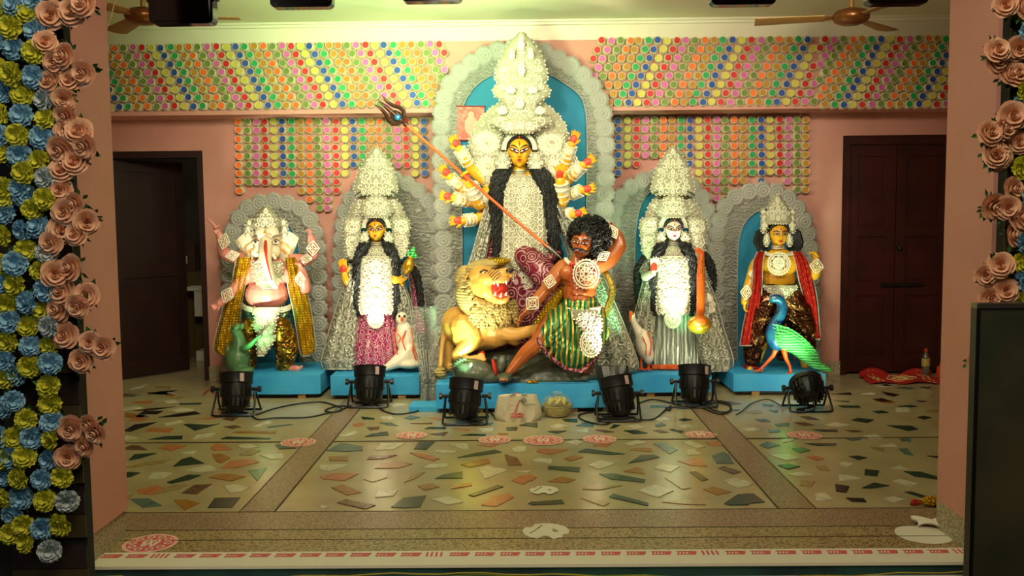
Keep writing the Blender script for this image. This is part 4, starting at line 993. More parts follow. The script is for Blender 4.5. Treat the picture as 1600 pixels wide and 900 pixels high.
# ---------- lion ----------
F = Fig(6.98)
rt = root('lion_statue', 'roaring tan lion figure with open red mouth crouching at the foot of the central idol', 'statue', F.p(750, 585))
mb = MB()
F.ell(mb, 742, 520, .03, 50, .16, 27, 12); F.ell(mb, 775, 512, -.05, 32, .16, 30); F.ell(mb, 715, 508, .04, 26, .15, 30, -15)
F.ell(mb, 728, 520, -.12, 20, .07, 26, 30); F.limb(mb, [(722, 510, -.10, 20), (738, 530, -.16, 16), (720, 548, -.17, 10), (712, 557, -.17, 7), (728, 562, -.19, 6), (750, 560, -.2, 6.5)])
F.limb(mb, [(705, 530, .06, 12), (702, 555, .06, 8), (700, 572, .05, 7), (712, 576, .0, 6)])
for k in range(3): F.ell(mb, 752 + k*1.5, 554 + k*4, -.2 - .01*k, 5.5, .015, 3)
F.limb(mb, [(760, 485, -.05, 26), (780, 510, -.12, 18), (800, 522, -.18, 11), (825, 518, -.22, 9), (845, 514, -.24, 9)])
F.limb(mb, [(790, 520, -.02, 14), (806, 532, -.05, 9), (800, 526, -.1, 8)])
for k in range(4): F.limb(mb, [(845, 508 + k*4.5, -.25, 4.4), (856, 509 + k*4.8, -.26, 4.2), (861, 513 + k*4.6, -.25, 3)])
# head
F.ell(mb, 758, 442, -.16, 25, .13, 24, 0); F.ell(mb, 752, 430, -.16, 20, .11, 15, -10); F.limb(mb, [(755, 470, -.05, 24), (760, 500, -.02, 28)])
F.limb(mb, [(760, 434, -.25, 12), (778, 430, -.30, 9.5), (792, 426, -.30, 8), (797, 427, -.30, 6)])
F.ell(mb, 782, 437, -.30, 15, .05, 5.5, -6); F.limb(mb, [(765, 462, -.22, 9), (778, 469, -.26, 6.5), (788, 469, -.28, 5.5), (793, 465, -.28, 4)])
F.ell(mb, 760, 452, -.24, 13, .05, 14); F.ell(mb, 766, 424, -.27, 7, .03, 4, -15); F.ell(mb, 733, 437, -.14, 8, .04, 9.5)
F.limb(mb, [(700, 492, .05, 5), (694, 520, .02, 4.5), (690, 550, -.03, 4.2), (688, 572, -.08, 4.2)])
part('body', mb, M['lion'], rt, remesh=.007, smoothit=3)
q = MB(); F.ell(q, 780, 451, -.255, 14, .05, 14, 10); F.ell(q, 783, 461, -.29, 10, .03, 3.5, 0); part('mouth', q, M['red'], rt)
q = MB()
for x, y, l, dn in ((771, 440, 5, 1), (777, 440, 8, 1), (786, 438, 5, 1), (790, 436, 9, 1), (773, 462, 6, -1), (782, 465, 8, -1), (790, 462, 6, -1)):
    q.tube([F.p(x, y, -.325), F.p(x + 1, y + l*.6*dn, -.325), F.p(x + 1.5, y + l*dn, -.32)], [2.2*F.s, 1.6*F.s, .2*F.s], 6)
part('teeth', q, M['teeth'], rt)
q = MB(); F.ell(q, 796, 423, -.345, 5.5, .02, 4.2); F.ell(q, 733, 438, -.175, 4.5, .015, 5.5)
for k in range(5): q.tube([F.p(776 + k*2, 418 + k*3.6 - 3, -.355), F.p(768 + k*2, 421 + k*3.6, -.345), F.p(762 + k*2.2, 428 + k*3.4, -.33)], .5*F.s, 4)
part('nose', q, M['dark'], rt)
q = MB(); F.ell(q, 757, 427, -.275, 4, .015, 3); e = part('eye', q, M['eye'], rt)
q = MB(); F.ell(q, 758, 427, -.288, 2, .008, 2); q.tube([F.p(750, 425, -.27), F.p(756, 421.5, -.288), F.p(764, 424, -.29)], 1.3*F.s, 5); part('pupil', q, M['dark'], e)
# mane: many pointed tufts round the face and down the chest
q = MB(); g = random.Random(11)
F.ell(q, 742, 462, -.04, 30, .15, 42, -12); F.ell(q, 768, 488, -.08, 36, .14, 30, 15); F.ell(q, 728, 436, .0, 18, .12, 22); F.ell(q, 752, 418, -.05, 26, .12, 12, -10)
def tuft(cx, cy, dy, dx, dyy, l):
    a = g.uniform(-.5, .5); c, s_ = math.cos(a), math.sin(a); ux, uy = dx*c - dyy*s_, dx*s_ + dyy*c
    P = [F.p(cx, cy, dy), F.p(cx + ux*l*.5, cy + uy*l*.5, dy - .02), F.p(cx + ux*l + g.uniform(-2, 2), cy + uy*l, dy - .012)]
    q.tube(P, [2.9*F.s, 2.5*F.s, .3*F.s], 5)
for _ in range(330):
    a = g.uniform(PI*.38, PI*1.5); r = g.uniform(24, 38); x = 760 + r*.95*math.cos(a); y = 448 + r*1.0*math.sin(a)
    x = max(x, 715 + g.uniform(0, 8))
    tuft(x, y, -.20 + (r-24)/14*.12, .7*math.cos(a), .4 + .7*math.sin(a), g.uniform(7, 13))
for _ in range(300):
    x = g.uniform(735, 805); y = g.uniform(468, 512); xx = (x-770)/38; yy = (y-486)/34; k = 1-xx*xx-yy*yy
    if k < 0: continue
    tuft(x, y, -.08 - .15*math.sqrt(k), .1 + .4*xx, .9, g.uniform(8, 14))
part('mane', q, M['mane'], rt)
q = MB()
for _ in range(60):
    a = g.uniform(0, 6.3); q.tube([F.p(688, 574, -.08), F.p(688 + 8*math.cos(a), 582 + 5*math.sin(a), -.08 + .03*math.cos(3*a)), F.p(688 + 9*math.cos(a), 590 + 6*math.sin(a), -.08)], [3*F.s, 2.6*F.s, .4*F.s], 5)
F.ell(q, 688, 582, -.08, 9, .04, 9); part('tail_tuft', q, M['mane'], rt)
q = MB()
for k in range(4): q.tube([F.p(859, 510 + k*4.6, -.262), F.p(864, 513 + k*4.6, -.262)], [1.2*F.s, .3*F.s], 5)
part('claws', q, M['teeth'], rt)
q = MB()   # gold saddle cloth behind the head
F.ell(q, 765, 412, .06, 34, .10, 9, -8); part('saddle_cloth', q, M['goldcl'], rt)

# ---------- slain buffalo ----------
F = Fig(6.93)
rt = root('buffalo_statue', 'dark green-grey slain buffalo with severed neck lying under the lion and the demon', 'statue', F.p(820, 603))
mb = MB()
F.ell(mb, 850, 578, .02, 72, .17, 24, 3); F.ell(mb, 800, 560, .1, 60, .1, 16); F.ell(mb, 740, 581, -.17, 33, .09, 21, 6); F.ell(mb, 722, 576, -.15, 16, .08, 19); F.ell(mb, 765, 590, -.17, 22, .07, 12); F.ell(mb, 860, 585, -.06, 66, .14, 20)
F.limb(mb, [(745, 592, -.14, 8), (790, 600, -.17, 8), (830, 596, -.17, 8), (880, 590, -.15, 9), (935, 586, -.08, 8)]); F.ell(mb, 800, 590, -.14, 22, .08, 10)
F.ell(mb, 895, 575, 0, 40, .14, 16)
for k in range(12): F.ell(mb, 770 + k*13, 597 - abs(k-4)*.9, -.16, 9, .05, 6)
part('body', mb, M['buff'], rt, remesh=.01, smoothit=3)
q = MB(); F.ell(q, 773, 574, -.20, 3.5, .06, 14, -14); F.ell(q, 753, 556, -.12, 5, .04, 8, 10); part('neck_wound', q, M['red'], rt)
q = MB()
for k in range(13):
    a = PI*.55 + PI*.85*k/12; q.tube([F.p(732 + 24*math.cos(a), 580 - 18*math.sin(a), -.24), F.p(728 + 27*math.cos(a + .2), 580 - 23*math.sin(a + .2), -.22)], [2.2*F.s, .4*F.s], 5)
part('mane_ridge', q, M['buff'], rt)
q = MB(); F.ell(q, 736, 570, -.255, 2.6, .015, 3.6, 20); part('eye', q, M['eye'], rt)
q = MB(); F.ell(q, 828, 597, -.24, 5, .02, 2.5); F.ell(q, 836, 596, -.24, 5, .02, 3, 30); part('gold_flower', q, M['gold'], rt)

# ---------- demon ----------
F = Fig(6.82)
rt = root('demon_statue', 'brown bare-chested demon figure with moustache, bushy black curls and raised right arm', 'statue', F.p(880, 590))
mb = MB()
F.ell(mb, 906, 432, 0, 33, .13, 26, 12); F.ell(mb, 905, 458, 0, 27, .11, 24, 6); F.ell(mb, 907, 480, .0, 30, .12, 20)
for sx, x in ((-1, 890), (1, 918)): F.ell(mb, x, 427, -.09, 16, .05, 13, 8)
for r_ in range(3):
    for x in (899, 912): F.ell(mb, x - r_*.5, 447 + r_*10, -.095, 7.5, .035, 5.2)
F.limb(mb, [(882, 418, 0, 14), (872, 428, -.02, 13.5), (858, 446, -.07, 11), (851, 454, -.10, 9.5), (838, 470, -.15, 9.5), (824, 486, -.20, 6.5)])
F.limb(mb, [(932, 414, .02, 15), (950, 406, .02, 14), (966, 388, .02, 12), (968, 384, .02, 11), (965, 370, .04, 10), (957, 357, .06, 6.8)])
F.limb(mb, [(905, 398, -.01, 10), (903, 412, -.01, 13)])
Hd = Head(F, 910, 381, -.07, 17, 21.5, yaw=-14, roll=8); Hd.build(mb, nose=1.08)
w = F.p(822, 487, -.2); hand(mb, w, F.p(808, 500, -.24) - w, Vector((0, -.5, -.9)), .15, .35, .22, 1)
w = F.p(957, 358, .06); hand(mb, w, F.p(938, 347, .03) - w, Vector((0, -.8, -.6)), .14, .3, .12, -1)
F.limb(mb, [(895, 490, 0, 22), (868, 505, -.08, 20), (846, 528, -.15, 15), (842, 535, -.16, 13), (822, 552, -.15, 12), (806, 570, -.13, 9), (795, 583, -.12, 6.5)])
F.ell(mb, 789, 590, -.17, 9, .07, 6); F.limb(mb, [(915, 500, 0, 20), (925, 540, 0, 16), (915, 575, 0, 12)])
for k in range(4): F.ell(mb, 783 + k*3, 593, -.22, 3, .03, 3)
part('body', mb, M['brown_skin'], rt, remesh=.0065, smoothit=2)
Hd.feature(rt, 'red', 'eye', 'dark', 1.0, tilt=.1, bindi=False)
q = MB()
for sg in (-1, 1): q.tube([Hd.P(.03*sg, -.38, .03), Hd.P(.3*sg, -.40, .04), Hd.P(.6*sg, -.52, .03), Hd.P(.85*sg, -.38, .02)], [2*F.s, 2.8*F.s, 2*F.s, .5*F.s], 7)
part('moustache', q, M['hair'], rt)
q = MB(); g = random.Random(5); hc = F.p(921, 369, -.01)
q.ell(hc, (29*F.s, .13, 28*F.s))
for _ in range(560):
    th = g.uniform(0, 2*PI); v = g.uniform(-1, 1); k = math.sqrt(1-v*v); dv = Vector((k*math.cos(th), k*math.sin(th), v))
    p = hc + Vector((dv.x*31*F.s, dv.y*.145, dv.z*30*F.s))
    pp = p - (Hd.c + Vector((-.015, 0, 0)))
    if pp.y < 0 and abs(pp.x) < Hd.w*1.02 and -Hd.h*1.4 < pp.z < Hd.h*.72: continue
    t1 = dv.orthogonal().normalized(); t2 = dv.cross(t1); r = g.uniform(.010, .016); ph = g.uniform(0, 6)
    q.tube([p + t1*r*math.cos(ph + a) + t2*r*math.sin(ph + a) + dv*(.004*a) for a in (0, 1.3, 2.6, 3.9, 5.2)], .006, 4)
part('curly_hair', q, M['hair'], rt)
q = MB()
for k in range(3):
    q.tube([F.p(908 + (26 - k*2)*math.cos(a), 403 + (14 - k*2)*math.sin(a), -.02 - .10*math.sin(a)) for a in [PI*i/18 for i in range(19)]], 1.1*F.s, 5)
part('collar', q, M['lace'], rt)
F.medallion(rt, 916, 428, -.155, 20, 22, 'chest_medallion', petals=8, plate=False)
F.diamond(rt, 859, 440, -.17, 10, 11, 10, name='arm_ornament'); F.diamond(rt, 832, 474, -.235, 12, 13, 40)
F.diamond(rt, 943, 400, -.09, 11, 8, -30, name='arm_ornament'); F.diamond(rt, 958, 362, -.04, 8, 12, -25)
# wound and blood
q = MB(); q.tube([F.p(893, 415, -.137), F.p(892, 430, -.15), F.p(893, 450, -.135), F.p(897, 472, -.125)], [.006, .006, .004, .003], 5); F.ell(q, 894, 413, -.13, 5, .012, 4)
part('blood_trickle', q, M['red'], rt)
# loincloth with fanned pleats
q = MB()
F.limb(q, [(906, 484, 0, 33), (904, 505, -.02, 36), (904, 530, -.02, 32), (902, 552, -.03, 24), (902, 568, -.03, 15)], 16)
F.limb(q, [(890, 492, -.02, 24), (872, 506, -.08, 23), (856, 522, -.13, 19), (850, 530, -.14, 17)], 14)
F.limb(q, [(925, 492, 0, 22), (930, 520, -.0, 20), (926, 548, 0, 12)], 14)
for k in range(9):
    t = k/8; x1 = 846 + 84*t; y1 = 534 + 44*math.sin(PI*(.12 + .62*t)); x1 = min(x1, 934)
    F.limb(q, [(902 + 12*(t-.5), 486, -.14, 3.2), ((902 + x1)/2, (490 + y1)/2, -.24 + .05*t, 5), (x1, y1 - 4, -.20 + .12*t, 4.6)], 8)
dt = part('loincloth', q, M['green_stripe'], rt, remesh=.007, smoothit=2)
q = MB(); q.tube([F.p(839, 528, -.27), F.p(848, 545, -.30), F.p(864, 562, -.28), F.p(886, 577, -.22), F.p(908, 580, -.19), F.p(926, 566, -.12), F.p(936, 550, -.08)], 3*F.s, 7); part('hem', q, M['redbro'], dt)
q = MB()
for k in range(3): q.tube([F.p(907 + 33*math.cos(a), 478 + k*2.6 + 5*math.sin(a), -.01 - .135*math.sin(a)) for a in [PI*i/18 for i in range(19)]], 1.6*F.s, 6)
part('belt', q, M['lace'], rt)
F.ornament(rt, 'front_lace', [(484, 895, 932), (495, 896, 938), (508, 904, 940), (520, 912, 938)], -.235, .03, .012, 1.5, 4, sp=7)
F.medallion(rt, 923, 536, -.25, 16, 21, 'front_pendant')
q = MB(); F.limb(q, [(838, 512, -.03, 8), (860, 480, -.02, 9), (872, 462, -.01, 8), (878, 452, 0, 6)]); part('shoulder_sash', q, M['goldcl'], rt)
# shoe
q = MB(); F.ell(q, 789, 590, -.16, 12, .085, 8, -8); F.ell(q, 783, 570, -.06, 9, .05, 16, 15); part('shoe', q, M['buff'], rt)
# green snake
F2 = Fig(6.86)
rt = root('snake_statue', 'green-gold snake hanging behind the demon beside the silver drape', 'statue', F2.p(950, 520))
q = MB(); sp = [(942, 420, .05, 4), (952, 436, .0, 5), (957, 455, -.02, 5.5), (950, 480, -.03, 5.5), (944, 500, -.04, 5), (948, 520, -.04, 4.5), (946, 530, -.04, 2)]
F2.limb(q, sp, 10); part('body', q, mat('snake_scales', '#5d7a30', .35, .3, bump=('voronoi', 60, .8, .004), pat=('voronoi', 60, '#b7a040', .2, .5)), rt)
q = MB(); F2.ell(q, 941, 418, .04, 6, .03, 5, 30); part('head', q, M['rat'], rt)
# black cloth hanging off the pedestal corner beside the light
q = MB(); F2 = Fig(6.62); F2.plate(q, [(572, 928, 982), (585, 932, 982), (598, 936, 980), (612, 944, 976)], 0, .03, .03, folds=.012, nf=3)
b_ = F2.p(955, 612)
solo('black_cloth', q, M['hair'], 'black cloth hanging at the right end of the large pedestal behind the light', 'cloth', b_)

# ---------- two attendant goddesses ----------
def side_goddess(cx, name_label, Y, skin, skirtm, seed, blues):
    F = Fig(Y); X = lambda dx: cx + dx
    rt = root('goddess_statue', name_label, 'statue', F.p(cx, 578))
    mb = MB()
    F.ell(mb, cx, 410, .02, 25, .09, 26); F.ell(mb, cx, 450, .02, 22, .09, 36); F.limb(mb, [(cx, 372, .02, 7.5), (cx, 384, .02, 8), (cx, 394, .02, 13)])
    F.limb(mb, [(cx-9, 480, .02, 12), (cx-10, 530, .02, 9), (cx-10, 572, .02, 7)]); F.limb(mb, [(cx+9, 480, .02, 12), (cx+10, 530, .02, 9), (cx+10, 572, .02, 7)])
    Hd = Head(F, cx, 359.5, -.02, 13.5, 17); Hd.build(mb)
    pm = MB(); L = .115
    if seed == 1:
        F.limb(mb, [(cx-22, 400, 0, 8), (cx-34, 420, 0, 8), (cx-42, 442, -.05, 7), (cx-48, 436, -.09, 6), (cx-50, 428, -.10, 5)])
        w = F.p(cx-50, 429, -.10); d = Vector((-.12, 0, 1)); hand(mb, w, d, FWD, L*1.25, .05, .06, -1); palm(pm, w, d, FWD, L*1.25)
        F.limb(mb, [(cx+20, 400, 0, 8), (cx+32, 425, 0, 8), (cx+38, 442, -.05, 7), (cx+32, 440, -.10, 6), (cx+28, 438, -.12, 5)])
        w = F.p(cx+30, 434, -.12); hand(mb, w, Vector((.6, -.2, -.25)), Vector((0, -.5, .8)), L*1.1, .4, .12, 1)
    else:
        F.limb(mb, [(cx-22, 400, 0, 8), (cx-36, 418, 0, 8), (cx-44, 432, -.05, 7), (cx-39, 430, -.12, 6.5), (cx-33, 427, -.18, 5)])
        w = F.p(cx-31, 426, -.20); d = Vector((.08, 0, 1)); hand(mb, w, d, FWD, L*1.25, .05, .08, -1); palm(pm, w, d, FWD, L*1.25)
        F.limb(mb, [(cx+22, 400, 0, 8), (cx+38, 425, .0, 8), (cx+50, 450, .0, 7.5), (cx+56, 462, -.05, 6.5), (cx+58, 470, -.08, 5)])
        w = F.p(cx+58, 470, -.08); hand(mb, w, Vector((.15, -.3, -1)), Vector((-.6, -.6, 0)), L*1.1, .25, .1, 1)
    part('body', mb, M[skin], rt, remesh=.0055, smoothit=2)
    part('palm_paint', pm, M['redpalm'], rt)
    Hd.feature(rt, 'red', 'eye', 'dark', 1.15, tilt=.26, third=True, lipw=.2)
    q = MB(); F.ell(q, cx, 353, .02, 16, .07, 15.5); F.ell(q, cx, 362, .04, 17, .05, 17)
    for i in range(15):
        a = PI*(.05 + .9*i/14); q.ell(Hd.P(.97*math.cos(a), .3 + .66*math.sin(a), .003), (2.2*F.s, 2*F.s, 2.6*F.s), nu=8, nv=5)
    hr = part('hair', q, M['hair'], rt)
    q = MB(); q.tube([Hd.P(0, .86, .012), F.p(cx, 341, -.055)], 1.2*F.s, 6); part('parting_vermilion', q, M['red'], hr)
    for sg in (-1, 1):
        q = MB(); braid(F, q, [(cx + sg*14, 372, -.03, 6), (cx + sg*21, 388, -.09, 9), (cx + sg*29, 412, -.10, 8), (cx + sg*30, 440, -.10, 7), (cx + sg*31, 470, -.09, 6), (cx + sg*28, 494, -.08, 3)], 0, 6, 3 + sg, 1.4, 3)
        part('hair_lock', q, M['hair'], rt)
    if seed == 1: lk = [[(cx+42, 410, .0, 5), (cx+58, 420, -.01, 6), (cx+66, 445, -.02, 6), (cx+70, 475, -.02, 5), (cx+74, 498, -.02, 3)], [(cx-40, 408, .03, 4), (cx-46, 440, .02, 5), (cx-44, 480, .02, 3)]]
    else: lk = [[(cx-42, 398, .0, 5), (cx-54, 418, -.0, 6), (cx-56, 445, 0, 6), (cx-55, 475, 0, 4)], [(cx+42, 390, .03, 5), (cx+56, 410, .02, 7), (cx+62, 440, .02, 6), (cx+60, 465, .02, 3)]]
    for pts in lk:
        q = MB(); braid(F, q, pts, 0, 5, 8, 1.4, 3); part('hair_lock', q, M['hair'], rt)
    # crown
    q = MB()
    F.ornament(rt, 'crown_peak', [(229, cx-2, cx+2), (235, cx-7, cx+7), (243, cx-14, cx+13), (254, cx-21, cx+21), (266, cx-27, cx+26), (280, cx-31, cx+30), (292, cx-34, cx+32), (300, cx-33, cx+32), (305, cx-27, cx+26)], -.05, .04, .018, 1.8, 7, sp=7, seed=seed, bead=1.3)
    F.ornament(rt, 'crown_tier', [(298, cx-14, cx+14), (306, cx-24, cx+24), (316, cx-34, cx+34), (328, cx-40, cx+41), (340, cx-42, cx+43), (350, cx-38, cx+39), (356, cx-30, cx+30)], .03, .03, .018, 2, 6, sp=7.5, seed=seed+4, bead=1.3)
    F.ornament(rt, 'tiara', [(305, cx-8, cx+8), (312, cx-18, cx+18), (322, cx-25, cx+25), (332, cx-24, cx+24), (340, cx-17, cx+17)], -.06, .035, .015, 1.5, 4, sp=6, seed=seed+2, bead=1.2)
    q = MB(); q.tube([F.p(cx + 33*math.cos(a), 306 - 9*math.sin(a), -.08) for a in [PI*i/20 for i in range(21)]], .9*F.s, 5); part('crown_wire', q, M['dark'], rt)
    q = MB()
    for r in (17.5, 19.5, 21.5): q.tube([F.p(cx + r*math.cos(PI*i/18), 356 - r*math.sin(PI*i/18), -.065 + .04*abs(math.cos(PI*i/18))) for i in range(19)], 1.4*F.s, 6)
    part('crown_band', q, M['lace'], rt)
    for sx in (-1, 1):
        k = 811.5; rows = [(340, 36, 12), (350, 38, 14), (362, 38, 13), (374, 37, 13), (386, 38, 11), (396, 38, 9), (404, 38, 3)]
        rows = [(a, cx + sx*b - c, cx + sx*b + c) for a, b, c in rows]
        q = MB(); surf, where = F.plate(q, rows, -.01, .03, .018, 1.8, 6)
        for yy, R_ in ((354, 11), (377, 11), (394, 8)): F.spiral(q, where, cx + sx*38, yy, R_, 2.2, sx, .4, 1.2, 30)
        F.filigree(q, rows, where, 6, None, .6, 3); F.beads(q, surf, 5, 1.2, 64); part('crown_whorl', q, M['lace'], rt)
        F.ornament(rt, 'earring', [(362, cx + sx*17.5 - 3, cx + sx*17.5 + 3), (368, cx + sx*19 - 6, cx + sx*19 + 6), (376, cx + sx*19 - 6.5, cx + sx*19 + 6.5), (382, cx + sx*19 - 4, cx + sx*19 + 4)], -.07, .015, .012, .8, 3, sp=3.5, bead=1.0, r=.6)
    q = MB()
    for yy, hw in ((378, 8.5), (381, 9), (384, 10), (388, 11)): q.tube([F.p(cx + hw*math.cos(a), yy + 1.6*math.sin(a), .01 - .055*math.sin(a)) for a in [PI*i/12 for i in range(13)]], 1.1*F.s, 5)
    part('necklace', q, M['silverf'], rt)
    # lace apron
    F.ornament(rt, 'blouse', [(385, cx-9, cx+9), (392, cx-16, cx+16), (402, cx-22, cx+22), (415, cx-24, cx+24)], -.06, .05, .02, 0, 3, sp=6, bead=0, r=.6)
    rows = [(400, cx-22, cx+21), (410, cx-25, cx+24), (440, cx-26, cx+25), (470, cx-26, cx+25), (485, cx-25, cx+24), (491, cx-22, cx+21)]
    q = MB(); surf, where = F.plate(q, rows, -.11, .045, .018, 1.3, 13); F.beads(q, surf, 4.4, 1.5, 91); F.filigree(q, rows, where, 7, None, .8, seed)
    for yy in (415, 436, 458, 478):
        for k in (8, 4.5): q.tube([w for w in [where(cx - 1 + k*math.cos(a), yy + k*math.sin(a)) for a in [2*PI*i/16 for i in range(17)]] if w], 1.0*F.s, 4)
    part('lace_apron', q, M['lace'], rt)
    F.medallion(rt, cx-1, 498, -.135, 12, 14, 'apron_pendant')
    # clothing
    hem = ('redbro', 1.8) if seed == 1 else ('orange', 4.6)
    F.skirt(rt, [(455, cx-24, cx+24), (480, cx-28, cx+27), (510, cx-31, cx+31), (545, cx-35, cx+36), (574, cx-38, cx+40)], skirtm, -.01, .085, .010, 16, hem=hem)
    if seed == 1:
        F.drape(rt, 'sari_drape', [(432, cx-46, cx-26), (450, cx-52, cx-24), (480, cx-62, cx-26), (510, cx-72, cx-28), (540, cx-80, cx-30), (565, cx-86, cx-30), (577, cx-82, cx-32)], 'silver', -.03, .016, 3, .02, .07, fil=10, seed=4)
        F.drape(rt, 'sari_drape', [(436, cx+24, cx+40), (460, cx+26, cx+50), (490, cx+28, cx+58), (520, cx+30, cx+62), (550, cx+32, cx+66), (572, cx+34, cx+68)], 'silver', -.03, .016, 3, .02, .06, fil=10, seed=5)
        F.drape(rt, 'back_drape', [(412, cx+48, cx+60), (430, cx+50, cx+68), (470, cx+56, cx+76), (520, cx+58, cx+78)], 'magbro', .05, .01, 2, .015, .03)
    else:
        F.drape(rt, 'sari_drape', [(425, cx-44, cx-24), (450, cx-50, cx-24), (480, cx-58, cx-24), (510, cx-66, cx-26), (540, cx-70, cx-30), (560, cx-62, cx-34)], 'silver', -.03, .016, 3, .02, .06, fil=10, seed=6)
        F.drape(rt, 'sari_drape', [(430, cx+26, cx+50), (455, cx+26, cx+62), (480, cx+28, cx+70), (510, cx+32, cx+78), (540, cx+38, cx+88), (565, cx+44, cx+94), (580, cx+56, cx+90)], 'silver', -.02, .018, 3, .02, .07, fil=10, seed=7)
    for a, b in ((-1, 1),):
        if seed == 1:
            F.bangle(rt, (cx-32, 416, 0), (cx-41, 440, -.04), 10, 'silver'); F.bangle(rt, (cx+30, 418, 0), (cx+38, 438, -.04), 10, 'silver')
        else:
            F.bangle(rt, (cx-32, 412, 0), (cx-43, 430, -.04), 10.5, 'silver'); F.bangle(rt, (cx+34, 416, 0), (cx+49, 448, -.0), 10.5, 'silver')
    return F, rt
LF, LRt = side_goddess(588, 'smaller idol in a magenta skirt with yellow face and white tiered crown, raised red palm', 7.52, 'gold_skin', 'magbro', 1, 0)
SF, SRt = side_goddess(1052, 'smaller white-faced idol in a silver skirt with orange hem and white tiered crown', 7.52, 'white_skin', 'silsk', 2, 0)
# golden vessel held by the magenta idol
F = LF; b = F.p(634, 428, -.17)
rt = root('golden_vessel', 'ornate golden vessel held by the idol in the magenta skirt', 'vessel', b)
q = MB(); R = Matrix.Rotation(math.radians(18), 3, 'Y')
q.lathe([(.012, 0), (.03, .02), (.045, .05), (.042, .09), (.03, .11), (.022, .125), (.034, .14), (.03, .15)], b, R, 14); part('pot', q, M['gold'], rt)
q = MB()
for k in range(5): q.ell(b + R @ Vector((.03*math.cos(k*1.26), .03*math.sin(k*1.26), .16)), (.016, .016, .022), nu=8, nv=5)
q.ell(b + R @ Vector((0, 0, .19)), (.02, .02, .035), R, 8, 6); part('leaves', q, M['pgreen'], rt)
# white owl
F = Fig(7.38)
rt = root('owl_statue', 'white owl with orange outlines standing right of the magenta-skirted idol', 'statue', F.p(632, 577))
mb = MB(); F.ell(mb, 628, 497, 0, 9.5, .05, 10); F.ell(mb, 634, 530, .01, 16, .07, 30, -8); F.limb(mb, [(640, 545, .0, 14), (628, 560, -.03, 13), (612, 570, -.06, 8), (598, 577, -.08, 3.5)]); F.ell(mb, 640, 556, 0, 19, .07, 18)
F.ell(mb, 640, 568, -.02, 22, .09, 8)
part('body', mb, M['white_skin'], rt, remesh=.006, smoothit=3)
q = MB()
for pts in ([(620, 512), (616, 530), (618, 548), (626, 560)], [(642, 512), (646, 530), (645, 548), (650, 562)], [(634, 516), (628, 532), (634, 548), (630, 560)], [(622, 522), (626, 528), (622, 536)], [(645, 540), (652, 556), (656, 566)]):
    q.tube([F.p(x, y, -.075 if i % 2 else -.07) for i, (x, y) in enumerate(pts)], 1.1*F.s, 5)
q.tube([F.p(628, 496, -.055), F.p(628, 500, -.075), F.p(628, 503, -.06)], [2*F.s, 2.4*F.s, .5*F.s], 6)
part('orange_lines', q, M['orange'], rt)
q = MB()
for x in (624, 632): F.ell(q, x, 494, -.045, 2, .01, 2)
part('eyes', q, M['dark'], rt)
# string instrument
F = Fig(7.28)
rt = root('string_instrument', 'orange-necked veena with round golden gourd held upright by the white-faced idol', 'instrument', F.p(1093, 522))
q = MB(); pts = [F.p(1096, 396, .06), F.p(1095, 430, .03), F.p(1095, 470, 0), F.p(1094, 500, 0)]
q.tube(pts, [4.5*F.s, 6.5*F.s, 6.5*F.s, 6*F.s], 12); F.limb(q, [(1096, 396, .06, 5), (1090, 390, .05, 4)]); nk = part('neck', q, M['orange'], rt)
q = MB()
for dx in (-2.5, 0, 2.5): q.tube([p + Vector((dx*F.s, -.034, 0)) for p in pts], .35*F.s, 4)
for k in range(12): q.tube([F.p(1090, 406 + k*7, -.005), F.p(1101, 406 + k*7, -.005)], .6*F.s, 4)
part('strings', q, M['gold'], nk)
q = MB(); F.ell(q, 1093, 507, -.01, 19, .08, 15, nu=24, nv=14); part('gourd', q, M['gold'], rt)
q = MB(); F.ell(q, 1093, 503, -.075, 11, .02, 8); part('soundboard', q, M['orange'], rt)
# swan
F = Fig(7.36)
rt = root('swan_statue', 'white swan with orange beak and feet left of the white-faced idol', 'statue', F.p(1006, 577))
mb = MB(); F.ell(mb, 1006, 538, 0, 14, .09, 25, -8); F.limb(mb, [(1000, 522, 0, 9), (992, 508, 0, 6), (988, 498, -.02, 5), (988, 493, -.03, 5)]); F.ell(mb, 1013, 555, .0, 9, .06, 14)
part('body', mb, M['white_skin'], rt, remesh=.006, smoothit=2)
q = MB(); q.tube([F.p(988, 494, -.03), F.p(986, 488, -.05), F.p(984, 503, -.07)], [4*F.s, 3.4*F.s, .6*F.s], 7); part('beak', q, M['orange'], rt)
for x in (1002, 1013):
    q = MB(); q.tube([F.p(x, 558, 0), F.p(x, 572, 0), F.p(x, 576, -.01)], [2.4*F.s, 1.8*F.s, 2*F.s], 6)
    for k in (-1, 0, 1): q.tube([F.p(x, 575, 0), F.p(x + k*5, 578, -.04)], [1.6*F.s, 1*F.s], 5)
    part('leg', q, M['orange'], rt)
q = MB(); q.tube([F.p(1012, 518, -.07), F.p(1018, 535, -.07), F.p(1016, 556, -.07)], 1.2*F.s, 5); q.tube([F.p(1004, 526, -.09), F.p(1010, 540, -.09), F.p(1009, 556, -.08)], .9*F.s, 5); part('orange_lines', q, M['orange'], rt)

